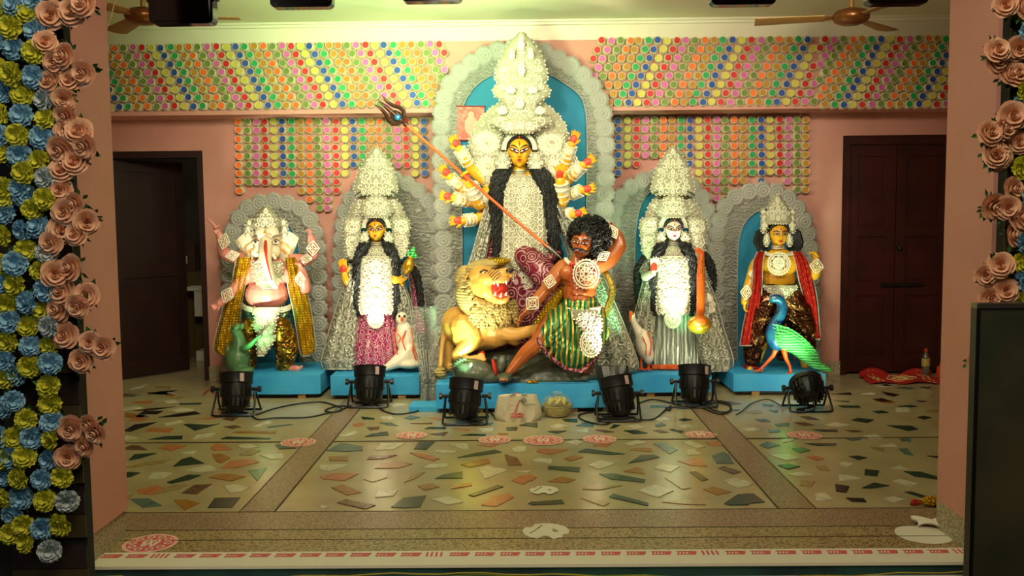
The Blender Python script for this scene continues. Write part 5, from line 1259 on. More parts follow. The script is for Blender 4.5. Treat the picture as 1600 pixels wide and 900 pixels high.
# ---------- red-shawled idol ----------
F = Fig(7.55)
rt = root('warrior_god_statue', 'yellow-skinned male idol with black bobbed hair, red sequin shawl and copper dhoti', 'statue', F.p(1216, 580))
mb = MB()
F.ell(mb, 1217, 412, 0, 30, .10, 24); F.ell(mb, 1217, 436, 0, 25, .09, 22); F.ell(mb, 1218, 458, 0, 26, .10, 18)
for x in (1206, 1228): F.ell(mb, x, 410, -.06, 13, .04, 10)
F.limb(mb, [(1216, 382, 0, 9), (1216, 394, 0, 11)])
Hd = Head(F, 1216, 367, -.02, 14.5, 18.5); Hd.build(mb)
F.limb(mb, [(1194, 400, 0, 9), (1182, 414, 0, 10), (1173, 438, -.02, 8.5), (1167, 455, -.05, 7.5), (1163, 472, -.08, 5.5)])
w = F.p(1163, 472, -.08); hand(mb, w, Vector((0, -.2, -1)), Vector((.9, -.4, 0)), .125, .5, .1, 1)
F.limb(mb, [(1240, 400, 0, 9), (1256, 412, 0, 9.5), (1270, 430, -.04, 8.5), (1275, 422, -.08, 8), (1276, 408, -.10, 6)])
w = F.p(1276, 407, -.10); hand(mb, w, Vector((-.35, -.1, 1)), Vector((-.9, -.5, 0)), .13, .6, .1, -1)
F.limb(mb, [(1205, 465, 0, 20), (1190, 520, 0, 15), (1182, 560, 0, 9), (1178, 572, -.03, 7)]); F.limb(mb, [(1230, 465, 0, 20), (1250, 515, 0, 15), (1256, 550, 0, 9), (1258, 570, -.03, 7)])
F.limb(mb, [(1178, 574, -.03, 6), (1172, 577, -.10, 5)])
part('body', mb, M['gold_skin'], rt, remesh=.006, smoothit=2)
Hd.feature(rt, 'red', 'eye', 'dark', .9, tilt=.06)
q = MB(); F.ell(q, 1216, 358, .02, 17.5, .08, 15.5)
for sg in (-1, 1):
    for k in range(9):
        x = 1216 + sg*(14 + k*2.3); q.tube([F.p(1216 + sg*12, 352, -.01 + .008*k), F.p(x, 364, -.02), F.p(x + sg*3, 378, -.02), F.p(x + sg*2 + math.sin(k)*2, 390 + math.cos(k*2)*3, -.01)], [3*F.s, 4*F.s, 4.2*F.s, 2.5*F.s], 7)
for i in range(13):
    a = PI*(.08 + .84*i/12); q.ell(Hd.P(.96*math.cos(a), .35 + .6*math.sin(a), .003), (2.4*F.s, 2*F.s, 2.6*F.s), nu=8, nv=5)
part('hair', q, M['hair'], rt)
F.ornament(rt, 'crown_peak', [(304, 1214, 1218), (310, 1209, 1222), (318, 1203, 1228), (328, 1199, 1233), (338, 1196, 1236), (346, 1195, 1237), (350, 1199, 1233)], -.05, .04, .018, 1.6, 6, sp=6.5, bead=1.2)
for sg in (-1, 1): F.ornament(rt, 'crown_wing', [(326, 1216 + sg*24 - 2, 1216 + sg*24 + 2), (336, 1216 + sg*22 - 4, 1216 + sg*22 + 4), (348, 1216 + sg*21 - 5, 1216 + sg*21 + 5), (358, 1216 + sg*22 - 4.5, 1216 + sg*22 + 4.5), (364, 1216 + sg*23 - 2, 1216 + sg*23 + 2)], -.03, .02, .015, 1.4, 5, sp=4, bead=1.1)
for sg in (-1, 1): F.ornament(rt, 'earring', [(364, 1216 + sg*17 - 2, 1216 + sg*17 + 2), (372, 1216 + sg*18 - 4.5, 1216 + sg*18 + 4.5), (380, 1216 + sg*18 - 4.5, 1216 + sg*18 + 4.5), (385, 1216 + sg*18 - 2, 1216 + sg*18 + 2)], -.06, .02, .012, .6, 3, sp=3.5, bead=.8, r=.6)
q = MB()
for yy, hw in ((384, 9.5), (387, 10)): q.tube([F.p(1216 + hw*math.cos(a), yy + 1.5*math.sin(a), -.0 - .07*math.sin(a)) for a in [PI*i/12 for i in range(13)]], 1.1*F.s, 5)
for k in range(4): q.tube([F.p(1217 + (27 - k*2)*math.cos(a), 392 + (9 - k)*math.sin(a), -.0 - .11*math.sin(a)) for a in [PI*i/14 for i in range(15)]], 1.1*F.s, 5)
part('collar', q, M['lace'], rt)
F.medallion(rt, 1217, 412, -.125, 17, 17, 'chest_medallion', petals=8, plate=False); F.medallion(rt, 1217, 411, -.13, 8, 8, 'medallion_centre', petals=8, plate=False)
F.diamond(rt, 1166, 457, -.12, 9, 12, 5); F.diamond(rt, 1276, 416, -.15, 11, 12, 10); F.diamond(rt, 1177, 428, -.09, 7, 8, 0)
F.drape(rt, 'red_shawl', [(393, 1184, 1195), (410, 1177, 1192), (440, 1176, 1191), (470, 1170, 1189), (505, 1162, 1184), (540, 1156, 1180)], 'redsh', -.10, .012, 3, .015, .04)
F.drape(rt, 'red_shawl', [(393, 1238, 1252), (410, 1243, 1263), (440, 1249, 1271), (470, 1257, 1277), (505, 1264, 1280), (530, 1270, 1282)], 'redsh', -.07, .012, 3, .015, .04)
q = MB()
F.limb(q, [(1208, 462, -.02, 22), (1192, 490, -.06, 22), (1182, 520, -.06, 19), (1176, 548, -.05, 15), (1176, 568, -.05, 12)], 14)
F.limb(q, [(1226, 462, -.02, 22), (1246, 488, -.06, 22), (1258, 515, -.06, 18), (1262, 538, -.05, 13), (1262, 552, -.04, 10)], 14)
F.ell(q, 1217, 462, -.01, 30, .11, 16); F.limb(q, [(1218, 475, -.06, 14), (1220, 520, -.02, 14), (1222, 555, 0, 10)])
for k in range(7):
    F.limb(q, [(1212 - k*2, 458 + k*3, -.11, 3), (1200 - k*2.4, 490 + k*4, -.17, 3.4), (1180 - k*.5, 520 + k*5, -.15, 3)]); F.limb(q, [(1224 + k*2, 458 + k*3, -.11, 3), (1238 + k*2.4, 486 + k*4, -.17, 3.4), (1262 + k*.5, 515 + k*4, -.14, 3)])
part('dhoti', q, M['copper'], rt, remesh=.008, smoothit=3)
q = MB(); F.ell(q, 1174, 573, -.03, 13, .09, 6); part('dhoti_hem', q, mat('dark_red_hem', '#7d0f20', .5), rt)
F.ornament(rt, 'belt_lace', [(446, 1194, 1244), (452, 1196, 1244), (462, 1206, 1232), (475, 1212, 1228), (490, 1215, 1225)], -.13, .03, .012, 1.4, 5, sp=6, bead=1.2)
# peacock
F = Fig(7.34)
rt = root('peacock_statue', 'blue-necked peacock with green tail standing before the red-shawled idol', 'statue', F.p(1215, 586))
mb = MB()
F.limb(mb, [(1207, 467, 0, 6.5), (1216, 467, 0, 7.5), (1222, 476, 0, 7), (1221, 490, 0, 8), (1212, 504, 0, 9), (1206, 518, 0, 9.5), (1208, 530, 0, 11), (1214, 538, 0, 11)], 12)
part('neck', mb, M['pblue'], rt, remesh=.006, smoothit=2)
q = MB(); q.tube([F.p(1203, 466, 0), F.p(1196, 467, -.0), F.p(1191, 471, 0)], [3*F.s, 1.8*F.s, .5*F.s], 7); part('beak', q, mat('pale_orange', '#c98a6a', .4), rt)
q = MB(); F.ell(q, 1209, 465, -.028, 2.2, .006, 1.8); e = part('eye', q, M['eye'], rt); q = MB(); F.ell(q, 1209, 465, -.033, 1.1, .005, 1.1); part('pupil', q, M['dark'], e)
mb = MB()
F.ell(mb, 1226, 528, 0, 24, .09, 17, 25); F.limb(mb, [(1222, 528, 0, 18), (1245, 540, .0, 15), (1260, 556, .0, 11), (1276, 570, -.02, 7.5), (1296, 578, -.04, 3)], 12)
part('tail', mb, M['pgreen'], rt, remesh=.006, smoothit=2)
q = MB()   # feather ridges
for k in range(13):
    t = k/12
    for j in range(5):
        x0 = 1206 + 60*t + j*2; y0 = 514 + 38*t*t + 10*(j-2)*.6 + 6; r_ = 1.2
        q.tube([F.p(x0, y0 - 2, -.088 + .03*t), F.p(x0 + 7, y0 + 1, -.092 + .035*t), F.p(x0 + 13, y0 + 8, -.07 + .03*t)], [.4*F.s, 1.3*F.s, .3*F.s], 5)
part('feathers', q, M['pgreen'], rt)
for pts in ([(1214, 541, 0), (1208, 556, 0), (1196, 569, -.02), (1188, 578, -.04)], [(1224, 543, 0), (1228, 560, -.02), (1234, 572, -.03), (1236, 583, -.06)]):
    q = MB(); q.tube([F.p(*p) for p in pts], [5*F.s, 3.4*F.s, 2.4*F.s, 2.2*F.s], 8); x, y, d = pts[-1]
    for k in (-1.1, -.3, .6): q.tube([F.p(x, y - 1, d), F.p(x + k*9 - 2, y + 3, d - .04)], [1.9*F.s, .8*F.s], 6)
    part('leg', q, M['orange'], rt)

# ---------- elephant-headed idol ----------
F = Fig(7.55)
rt = root('elephant_god_statue', 'pink elephant-headed idol with white head, four arms, gold shawl and lace crown', 'statue', F.p(416, 582))
mb = MB()
F.ell(mb, 418, 428, 0, 34, .11, 30); F.ell(mb, 417, 460, -.02, 34, .14, 27); F.ell(mb, 417, 484, 0, 32, .12, 18)
F.limb(mb, [(396, 412, 0, 10), (378, 404, 0, 10), (360, 400, -.0, 9.5), (350, 394, -.02, 9), (347, 380, -.04, 8), (342, 366, -.05, 5.5)])
w = F.p(342, 366, -.05); hand(mb, w, Vector((-.35, -.2, .95)), Vector((.7, -.7, 0)), .115, .75, .1, 1)
F.limb(mb, [(335, 352, -.08, 2.6), (329, 346, -.09, 2.3), (324, 342, -.1, 2)])
F.limb(mb, [(392, 425, -.02, 11), (376, 440, -.04, 10.5), (363, 456, -.08, 9), (350, 468, -.12, 7.5), (343, 474, -.14, 6)])
w = F.p(343, 474, -.14); hand(mb, w, Vector((-.8, -.3, -.55)), Vector((.2, -1, .2)), .115, .7, .1, 1)
F.limb(mb, [(440, 412, 0, 10), (458, 406, 0, 10), (478, 406, 0, 9.5), (490, 396, -.02, 8.5), (488, 380, -.03, 7.5), (486, 370, -.04, 5.5)])
w = F.p(486, 370, -.04); hand(mb, w, Vector((-.05, -.2, 1)), Vector((-.8, -.6, 0)), .115, .8, .1, -1)
F.limb(mb, [(444, 425, -.02, 11), (462, 440, -.03, 11), (476, 452, -.06, 9.5), (476, 440, -.10, 8.5), (472, 424, -.13, 6.5)])
w = F.p(471, 424, -.13); hand(mb, w, Vector((-.2, -.1, 1)), Vector((-.7, -.7, 0)), .12, .65, .1, -1)
F.limb(mb, [(400, 490, 0, 18), (390, 530, 0, 14), (392, 570, 0, 9)]); F.limb(mb, [(434, 490, 0, 18), (442, 530, 0, 14), (444, 566, 0, 9), (452, 575, -.05, 6), (464, 576, -.08, 5.5)])
for k in range(4): F.ell(mb, 467 + k*1.3, 577.5 - k*1.6, -.09, 3, .012, 2.2)
part('body', mb, M['pink_skin'], rt, remesh=.006, smoothit=2)
mb = MB()
F.ell(mb, 417, 378, -.04, 22, .11, 27); F.ell(mb, 410, 364, -.10, 12, .06, 12); F.ell(mb, 424, 364, -.10, 12, .06, 12)
F.limb(mb, [(415, 382, -.13, 11), (414, 398, -.19, 10), (417, 414, -.21, 8.5), (422, 430, -.21, 7), (427, 443, -.22, 5.5), (431, 448, -.23, 4)])
F.ell(mb, 402, 393, -.09, 8, .05, 10); F.ell(mb, 430, 393, -.09, 8, .05, 10)
part('head', mb, M['ele_skin'], rt, remesh=.006, smoothit=3)
for sg, tip, low in ((-1, (368, 376), (384, 408)), (1, (467, 372), (452, 412))):
    def ear(u, v, tip=tip, low=low, sg=sg):
        a = (417 + sg*16, 360 + 42*v); o = (tip[0] + (low[0]-tip[0])*v, tip[1] + (low[1]-tip[1])*v)
        x = a[0] + (o[0]-a[0])*u; y = a[1] + (o[1]-a[1])*u - 5*math.sin(PI*u)*(1-v)
        return F.p(x, y, .0 - .05*math.sin(PI*u) + .012*math.sin(9*u + 5*v))
    q = MB(); q.sheet(ear, 14, 12, (0, .015, 0)); e = part('ear', q, M['ele_skin'], rt)
    q = MB()
    for v in (.4, .62): q.tube([ear(.1 + .8*i/8, v + .25*i/8*.6) + Vector((0, -.004, 0)) for i in range(9)], [(.6 + 1.3*math.sin(PI*i/8))*F.s for i in range(9)], 6, flat=.5)
    part('orange_crease', q, mat('ear_orange', '#d89a50', .5), e)
q = MB(); q.tube([F.p(415, 376, -.185), F.p(415, 388, -.235), F.p(416.5, 404, -.265), F.p(420, 420, -.265), F.p(425, 438, -.262)], [2.2*F.s, 3*F.s, 1.8*F.s, 1.4*F.s, .9*F.s], 6, flat=.5)
part('trunk_stripe', q, M['red'], rt)
q = MB(); q.tube([F.p(408, 400, -.14), F.p(404, 408, -.18), F.p(397, 411, -.21)], [3*F.s, 2.4*F.s, .6*F.s], 7); part('tusk', q, M['teeth'], rt)
q = MB(); q.tube([F.p(426, 398, -.14), F.p(430, 404, -.17)], [3*F.s, 2.4*F.s], 7); part('tusk', q, M['teeth'], rt)
for x in (400, 430):
    x += 1 if x > 415 else -1
    q = MB(); F.ell(q, x, 378, -.130, 5, .03, 3); e = part('eye', q, M['eye'], rt)
    q = MB(); F.ell(q, x, 378, -.158, 2.1, .008, 2.1); q.tube([F.p(x - 6, 378, -.14), F.p(x, 374, -.162), F.p(x + 6, 376, -.14)], .8*F.s, 5); q.tube([F.p(x - 6, 371, -.14), F.p(x, 368, -.155), F.p(x + 6, 369, -.14)], .7*F.s, 5); part('pupil', q, M['dark'], e)
q = MB(); F.ell(q, 414, 363, -.165, 2.4, .01, 3); part('forehead_mark', q, M['gold'], rt)
F.ornament(rt, 'crown_peak', [(322, 413, 418), (327, 407, 423), (335, 400, 430), (345, 393, 436), (352, 391, 438), (358, 394, 436)], -.05, .09, .02, 1.8, 5, sp=6.5, bead=1.3)
for sg in (-1, 1): F.ornament(rt, 'crown_wing', [(342, 416 + sg*25 - 2, 416 + sg*25 + 3), (350, 416 + sg*28 - 4, 416 + sg*28 + 4), (360, 416 + sg*29 - 4.5, 416 + sg*29 + 4.5), (370, 416 + sg*29 - 3, 416 + sg*29 + 3)], -.06, .02, .015, 1.6, 3, sp=4.5, bead=1.1)
rows = [(408, 396, 438), (418, 394, 441), (432, 396, 440), (444, 402, 434), (450, 408, 428)]
F.ornament(rt, 'chest_lace', rows, -.12, .04, .012, 1.6, 5, sp=7, bead=1.3)
for (x, y, d, w_, h_, r_) in ((350, 377, -.10, 9, 13, 10), (363, 399, -.09, 11, 8, -10), (355, 461, -.17, 10, 13, 25), (489, 388, -.09, 10, 12, 0), (479, 404, -.08, 9, 7, 0), (469, 436, -.17, 8, 12, 0)): F.diamond(rt, x, y, d, w_, h_, r_)
F.drape(rt, 'gold_shawl', [(402, 370, 392), (420, 366, 390), (450, 360, 382), (485, 348, 376), (520, 338, 374), (548, 334, 372), (556, 350, 370)], 'goldcl', -.05, .016, 3, .015, .05)
F.drape(rt, 'gold_shawl', [(402, 446, 462), (420, 446, 468), (450, 450, 478), (485, 458, 486), (520, 464, 491), (546, 468, 493), (556, 472, 484)], 'goldcl', -.05, .016, 3, .015, .05)
q = MB(); F.ell(q, 417, 490, -.01, 40, .14, 17); F.limb(q, [(400, 492, -.02, 20), (390, 515, -.02, 15)]); F.limb(q, [(434, 492, -.02, 20), (444, 515, -.02, 15)]); part('waist_cloth', q, M['bluedh'], rt, remesh=.01, smoothit=3)
q = MB(); F.limb(q, [(432, 502, -.05, 18), (442, 525, -.06, 20), (448, 550, -.06, 17), (444, 568, -.05, 14)], 14)
for k in range(6): F.limb(q, [(424 + k*3, 505, -.12, 3), (436 + k*3, 530, -.16, 3.4), (434 + k*4, 558 + k, -.13, 3)])
part('dhoti_leg', q, M['golddh'], rt, remesh=.008, smoothit=3)
q = MB(); F.limb(q, [(398, 502, -.04, 17), (388, 525, -.05, 18), (386, 550, -.04, 15), (390, 568, -.03, 11)], 14); part('dhoti_leg', q, M['golddh'], rt, remesh=.008, smoothit=3)
rows = [(480, 398, 440), (486, 394, 436), (496, 399, 433), (508, 396, 430), (518, 401, 428), (530, 404, 424)]
F.ornament(rt, 'front_lace', rows, -.17, .04, .012, 2, 6, sp=7, bead=1.3)
q = MB(); 
for k in range(3): q.tube([F.p(417 + 38*math.cos(a), 474 + k*3 + 9*math.sin(a), .0 - .155*math.sin(a)) for a in [PI*i/18 for i in range(19)]], 1.4*F.s, 6)
part('belt', q, M['lace'], rt)
F.ornament(rt, 'fan_lace', [(524, 408, 430), (532, 402, 428), (545, 402, 420), (556, 403, 412)], -.19, .02, .012, 1.8, 5, sp=6, bead=1.3)
# rat
F = Fig(7.38)
rt = root('rat_statue', 'grey rat coloured as lit green, rearing up at the foot of the elephant-headed idol', 'statue', F.p(374, 586))
mb = MB(); F.ell(mb, 372, 560, 0, 19, .09, 22, 10); F.limb(mb, [(374, 550, 0, 15), (374, 535, -.02, 11), (372, 524, -.04, 9), (366, 514, -.08, 6.5), (371, 510, -.09, 5)]); F.ell(mb, 378, 510, -.02, 4, .02, 6, 20)
F.limb(mb, [(380, 545, -.05, 6), (390, 540, -.12, 4.5), (400, 530, -.16, 3), (408, 524, -.18, 2.4)]); F.ell(mb, 380, 578, -.05, 18, .07, 7); F.limb(mb, [(360, 570, .02, 6), (356, 540, .08, 4), (362, 505, .1, 3)])
part('body', mb, M['rat'], rt, remesh=.006, smoothit=2)
q = MB(); F.ell(q, 364, 513, -.115, 1.8, .01, 1.8); part('eye', q, M['dark'], rt)
# =============== lights' bodies, props ===============
def rbox(mb, c, d, r, R=None, n=4):
    """box with rounded x/z corners, extruded along y"""
    pts = []
    for sx, sz, a0 in ((1, 1, 0), (-1, 1, PI/2), (-1, -1, PI), (1, -1, 1.5*PI)):
        for i in range(n+1):
            a = a0 + PI/2*i/n; pts.append(Vector((sx*(d[0]/2 - r) + r*math.cos(a), -d[1]/2, sz*(d[2]/2 - r) + r*math.sin(a))))
    pts = [Vector(c) + (R @ p if R else p) for p in pts]; mb.prism(pts, (R @ Vector((0, d[1], 0))) if R else (0, d[1], 0))
M['lens'] = mat('glowing_lens', '#fff4d8', .3, emit=('#fff0c8', 14))
M['label'] = mat('spec_label', '#b89c98', .5)
# ---- floor can lights ----
def can(px, py, ztop, lean, label, Lp, aim, power, col, ang=62, axis=None, r=.114, ln=.27):
    c = flr(px, py); c.z = 0; ax = Vector(axis or (lean, .30, .95)).normalized()
    rt = root('can_light', label, 'stage light', c, 'black can lights on the floor in front of the pedestals')
    R = ax.to_track_quat('Z', 'Y').to_matrix(); mid = Vector((c.x, c.y, .165 if not axis else .15)); b = mid - ax*ln*.5
    q = MB(); q.lathe([(.045, -.012), (.06, 0), (.072, .02), (.082, .03), (r*.86, .07), (r*.93, .10), (r*.95, ln*.7), (r*1.04, ln*.72), (r*1.06, ln*.95), (r*1.1, ln), (r*.98, ln), (r*.96, ln*.88)], b, R, 28)
    body = part('housing', q, M['black'], rt)
    q = MB()
    for k in range(20):
        a = 2*PI*k/20
        if k % 5 == 4: continue
        d = R @ Vector((math.cos(a), math.sin(a), 0)); t = (R @ Vector((-math.sin(a), math.cos(a), 0)))
        Q = Matrix((t, d, ax)).transposed()
        q.box(b + d*r*.965 + ax*ln*.5, (.016, .008, .07), Q)
        q.box(b + d*r*.80 + ax*ln*.2, (.012, .02, .06), Q)
    part('cooling_ribs', q, M['black'], body, smooth=False, kind='stuff')
    q = MB(); q.lathe([(r*.94, 0), (r*.9, .006)], b + ax*(ln - .012), R, 24); part('lens', q, M['lens'], rt)
    # yoke and stand
    side = Vector((0, 1, 0)).cross(ax); side = Vector((1, 0, 0)); piv = mid + ax*.02
    for sg in (-1, 1):
        q = MB(); p = piv + side*sg*(r + .022)
        q.tube([p - side*sg*.02, p + side*sg*.03], .013, 8); q.tube([p + side*sg*.025, p + side*sg*.045], .024, 8); part('knob', q, M['black'], rt)
        for sy in (-1, 1):
            q = MB(); q.tube([p, Vector((p.x + sg*.012, p.y + sy*.05, .08)), Vector((p.x + sg*.015, p.y + sy*.10, .012))], .008, 6); part('leg', q, M['black'], rt)
    for sy in (-1, 1):
        q = MB(); q.tube([Vector((piv.x - r - .037, piv.y + sy*.10, .012)), Vector((piv.x - r, piv.y + sy*.115, .010)), Vector((piv.x + r, piv.y + sy*.115, .010)), Vector((piv.x + r + .037, piv.y + sy*.10, .012))], .008, 6); part('foot_bar', q, M['black'], rt)
    d = R @ Vector((.62, -.78, 0)) if False else (Vector((.55, -.8, 0)) - ax*ax.dot(Vector((.55, -.8, 0)))).normalized()
    t = ax.cross(d).normalized(); Q = Matrix((t, d, ax)).transposed(); q = MB(); q.box(b + d*(r*1.075) + ax*ln*.84, (.03, .004, .06), Q); part('spec_label', q, M['label'], rt, smooth=False)
    q = MB(); g = random.Random(int(px)); z = .006
    P = [b + ax*-.01, Vector((b.x + .02, b.y - .05, .03))] + [Vector((c.x + g.uniform(-.16, .16), c.y + g.uniform(-.12, .06), z + .004*k)) for k in range(7)]
    PP = path([tuple(p) for p in P], 60); q.tube([Vector(p) if p[2] > z else Vector((p[0], p[1], z)) for p in PP], .0055, 6); part('power_cable', q, M['pvc'], rt)
    light('SPOT', 'can_lamp', mid + ax*(ln*.5 + .02), aim, power, col, .07, ang, .7)
    return rt
can(370, 647, 588, -.04, 'black can light in front of the elephant-headed idol', 0, (-1.98, 7.5, 1.05), 110, (1.0, .95, .72), 44)
can(578, 634, 578, 0, 'black can light in front of the magenta-skirted idol', 0, (-1.17, 7.5, .95), 110, (1.0, .93, .74), 38)
can(727, 660, 596, .10, 'black can light left of the white cloth bag', 0, (-.30, 7.05, 1.3), 62, (.95, 1.0, .66), 60)
can(966, 655, 590, -.16, 'black can light right of the yellow wrapped bundle', 0, (.40, 6.74, 1.3), 150, (1.0, .93, .68), 40)
can(1085, 634, 580, .05, 'black can light in front of the white-faced idol', 0, (1.2, 7.5, 1.0), 115, (1.0, .96, .78), 38)
can(1262, 641, 596, 0, 'black can light lying tilted back in front of the peacock', 0, (2.08, 7.4, .62), 45, (.75, 1.0, .62), 62, axis=(.06, .80, .50), r=.115, ln=.14)
# green tinted fill of the can lights' colour leds
light('SPOT', 'green_led', (-.42, 6.62, .30), (-.75, 7.6, 1.9), 55, (.35, 1.0, .45), .05, 60, .8)
light('SPOT', 'green_led', (.75, 6.66, .30), (.78, 7.6, 1.5), 60, (.35, 1.0, .45), .05, 60, .8)
light('SPOT', 'green_led', (-2.2, 6.95, .28), (-2.0, 7.5, .75), 22, (.25, 1.0, .4), .05, 50, .8)
light('SPOT', 'green_led', (1.35, 7.0, .28), (1.3, 7.5, .8), 26, (.25, 1.0, .4), .05, 45, .8)

# ---- flood heads near the ceiling ----
def flood(px, pyb, w, h, Y, k, label):
    s = Y/FPX; c = at(px, pyb - h/2, Y)
    rt = root('flood_light', label, 'stage light', c, 'black flood lights hanging along the top edge')
    q = MB(); rbox(q, c, (w*s, .07, h*s), 8*s); part('housing', q, M['blackgl'], rt)
    q = MB(); rbox(q, c + Vector((0, -.04, 0)), (w*s*.9, .012, h*s*.88), 7*s); part('back_cover', q, M['blackgl'], rt)
    q = MB(); rbox(q, c + Vector((0, .04, 0)), (w*s*.88, .012, h*s*.86), 6*s); part('lens', q, M['lens'], rt)
    q = MB(); x = w*s/2 + .012; q.tube([c + Vector((-x, 0, 0)), c + Vector((-x, 0, h*s*.75)), c + Vector((x, 0, h*s*.75)), c + Vector((x, 0, 0))], .010, 6); part('bracket', q, M['black'], rt)
    q = MB(); q.tube([c + Vector((0, 0, h*s*.75)), Vector((c.x, c.y, ZC + .0))], .012, 8); part('hanger', q, M['black'], rt)
flood(286, 38, 98, 70, 4.35, 0, 'largest black flood light, at the top left before the fan')
flood(472, 12, 95, 66, 4.9, 1, 'second black flood light from the left at the top edge')
flood(675, 3, 92, 66, 4.9, 2, 'third black flood light from the left, barely in frame')
flood(1160, 8, 98, 66, 4.9, 3, 'second black flood light from the right at the top edge')
flood(1400, 7, 92, 66, 4.9, 4, 'rightmost black flood light, beside the ceiling fan')

# ---- ceiling fans ----
M['bronze'] = mat('bronze_enamel', '#7a4a22', .3, .6); M['bladem'] = mat('fan_blade', '#9a7238', .4, .3)
def fan(px, py, Y, angs, label):
    c = at(px, py, Y); rt = root('ceiling_fan', label, 'fan', c)
    q = MB(); q.lathe([(.02, -.05), (.06, -.048), (.105, -.03), (.12, -.005), (.118, .02), (.10, .04), (.05, .055), (.03, .06)], c, None, 26); part('motor', q, M['bronze'], rt)
    q = MB(); q.lathe([(.016, .05), (.016, .2), (.05, .215), (.055, ZC - c.z)], c, None, 12); part('down_rod', q, M['bladem'], rt)
    for a in angs:
        d = Vector((math.cos(a), math.sin(a), 0)); t = Vector((-math.sin(a), math.cos(a), 0)); up = Vector((0, 0, 1))
        q = MB(); q.tube([c + d*.10, c + d*.17, c + d*.2], [.012, .016, .01], 6); part('blade_arm', q, M['bronze'], rt)
        q = MB(); q.sheet(lambda u, v: c + d*(.17 + .45*u) + t*((v - .5)*(.10 + .06*u)) + up*(.018*(v-.5) - .01*math.sin(PI*v)), 6, 4, (0, 0, .004)); part('blade', q, M['bladem'], rt)
fan(1330, 27, 6.3, [PI*.93, PI*.93 + 2.094, PI*.93 + 4.189], 'bronze ceiling fan at the top right below the cream ceiling')
fan(224, 26, 6.2, [PI*.72, PI*.72 + 2.094, PI*.72 + 4.189], 'bronze ceiling fan at top left, half hidden behind the flood light')

# ---- pink calendar print ----
c = at(735, 192, 7.63); rt = root('calendar_print', 'pink print hanging on the blue centre left of the central idol', 'poster', at(735, 219, 7.63))
F = Fig(7.645)
q = MB(); q.prism([F.p(714, 166), F.p(714, 219), F.p(757, 219), F.p(757, 166)], (0, .006, 0)); part('sheet', q, mat('pink_print', '#c45a50', .6, pat=('noise', 22, '#d08a78', .4, .65)), rt, smooth=False)
q = MB(); F.ell(q, 736, 196, -.001, 10, .002, 15); F.ell(q, 736, 180, -.001, 5, .002, 6); part('pale_figure', q, mat('pale_print', '#cfa08c', .6), rt)
q = MB(); q.tube([F.p(713, 166, -.004), F.p(758, 166, -.004)], .9*F.s, 6); q.tube([F.p(713, 219, -.004), F.p(758, 219, -.004)], .9*F.s, 6); part('rod', q, M['redsh'], rt)

# ---- white cloth bag, wrapped bundle ----
M['cloth'] = mat('white_cotton', '#cfc4a4', .85, bump=('noise', 12, .5, .02))
F = Fig(6.42); rt = root('cloth_bag', 'white cotton bag with red writing standing against the large pedestal', 'bag', flr(810, 661))
q = MB(); rows = [(616, 790, 836), (618, 779, 839), (624, 777, 841), (636, 774, 845), (648, 772.5, 846.5), (656, 776, 843), (660, 783, 836), (661.5, 794, 826)]
for sgn in (1, -1):
    surf, where = F.plate(q, rows, .0, .055*sgn, .01, folds=.009, nf=3, nu=30)
part('sack', q, M['cloth'], rt)
q = MB(); W2 = lambda x, y: F.p(x, y, -.068)
for k, y in enumerate((648, 652)): q.tube([W2(797, y), W2(801, y - 2), W2(806, y - .5), W2(812, y - 2.5), W2(818, y - 1)], .0035, 4)
for x in (800, 805, 811, 816): q.tube([W2(x, 647), W2(x + 2, 650), W2(x - 1, 653)], .0026, 4)
q.tube([W2(812, 625), W2(808, 634), W2(804, 646)], .004, 4); part('red_writing', q, M['redpr'], rt)
q = MB(); q.tube([W2(818 + 4*math.cos(a), 626 + 3*math.sin(a)) for a in [2*PI*i/14 for i in range(15)]], .003, 4); q.tube([W2(815, 626), W2(821, 626)], .003, 4); part('green_emblem', q, mat('green_print', '#4a6a4e', .6), rt)
q = MB(); q.tube([F.p(783 + 0, 632, -.045), F.p(788, 645, -.06), F.p(786, 655, -.045)], .003, 4); q.tube([F.p(782, 633, -.045), F.p(836, 630, -.05), F.p(838, 652, -.05)], .003, 4); part('seam', q, M['cloth'], rt)
q = MB(); q.ell(F.p(808, 617, -.01), (.02, .02, .016)); part('red_bobble', q, M['red'], rt)
F = Fig(6.45); c = flr(871, 655); rt = root('wrapped_bundle', 'yellow bowl of offerings in clear plastic beside the white cotton bag', 'bundle', c)
q = MB(); q.lathe([(.05, 0), (.08, .01), (.10, .05), (.108, .085), (.10, .085), (.09, .05)], (c.x, c.y + .11, 0), None, 24); part('bowl', q, mat('yellow_bowl', '#b8a52c', .4), rt)
q = MB(); g = random.Random(3)
for k in range(9):
    a = g.uniform(0, 6.3); r = g.uniform(0, .06); x, y = c.x + r*math.cos(a), c.y + .11 + r*math.sin(a)
    b0 = g.uniform(0, 6.3); q.tube([(x - .04*math.cos(b0), y - .04*math.sin(b0), .085), (x, y, .12), (x + .04*math.cos(b0), y + .04*math.sin(b0), .095)], [.008, .018, .008], 8)
part('bananas', q, mat('banana_yellow', '#c9b83e', .5), rt)
M['film'] = mat('clear_plastic_film', '#e6e4d8', .12, trans=.0, alpha=.22, bump=('swirl', 14, 1.0, .02), spec=1.0)
q = MB(); q.lathe([(.085, .004), (.115, .05), (.118, .09), (.10, .125), (.06, .145), (.02, .15), (.045, .17)], (c.x, c.y + .11, 0), None, 22)
q.v = [v + Vector((g.uniform(-.006, .006), g.uniform(-.006, .006), g.uniform(-.005, .005))) for v in q.v]; part('plastic_wrap', q, M['film'], rt)

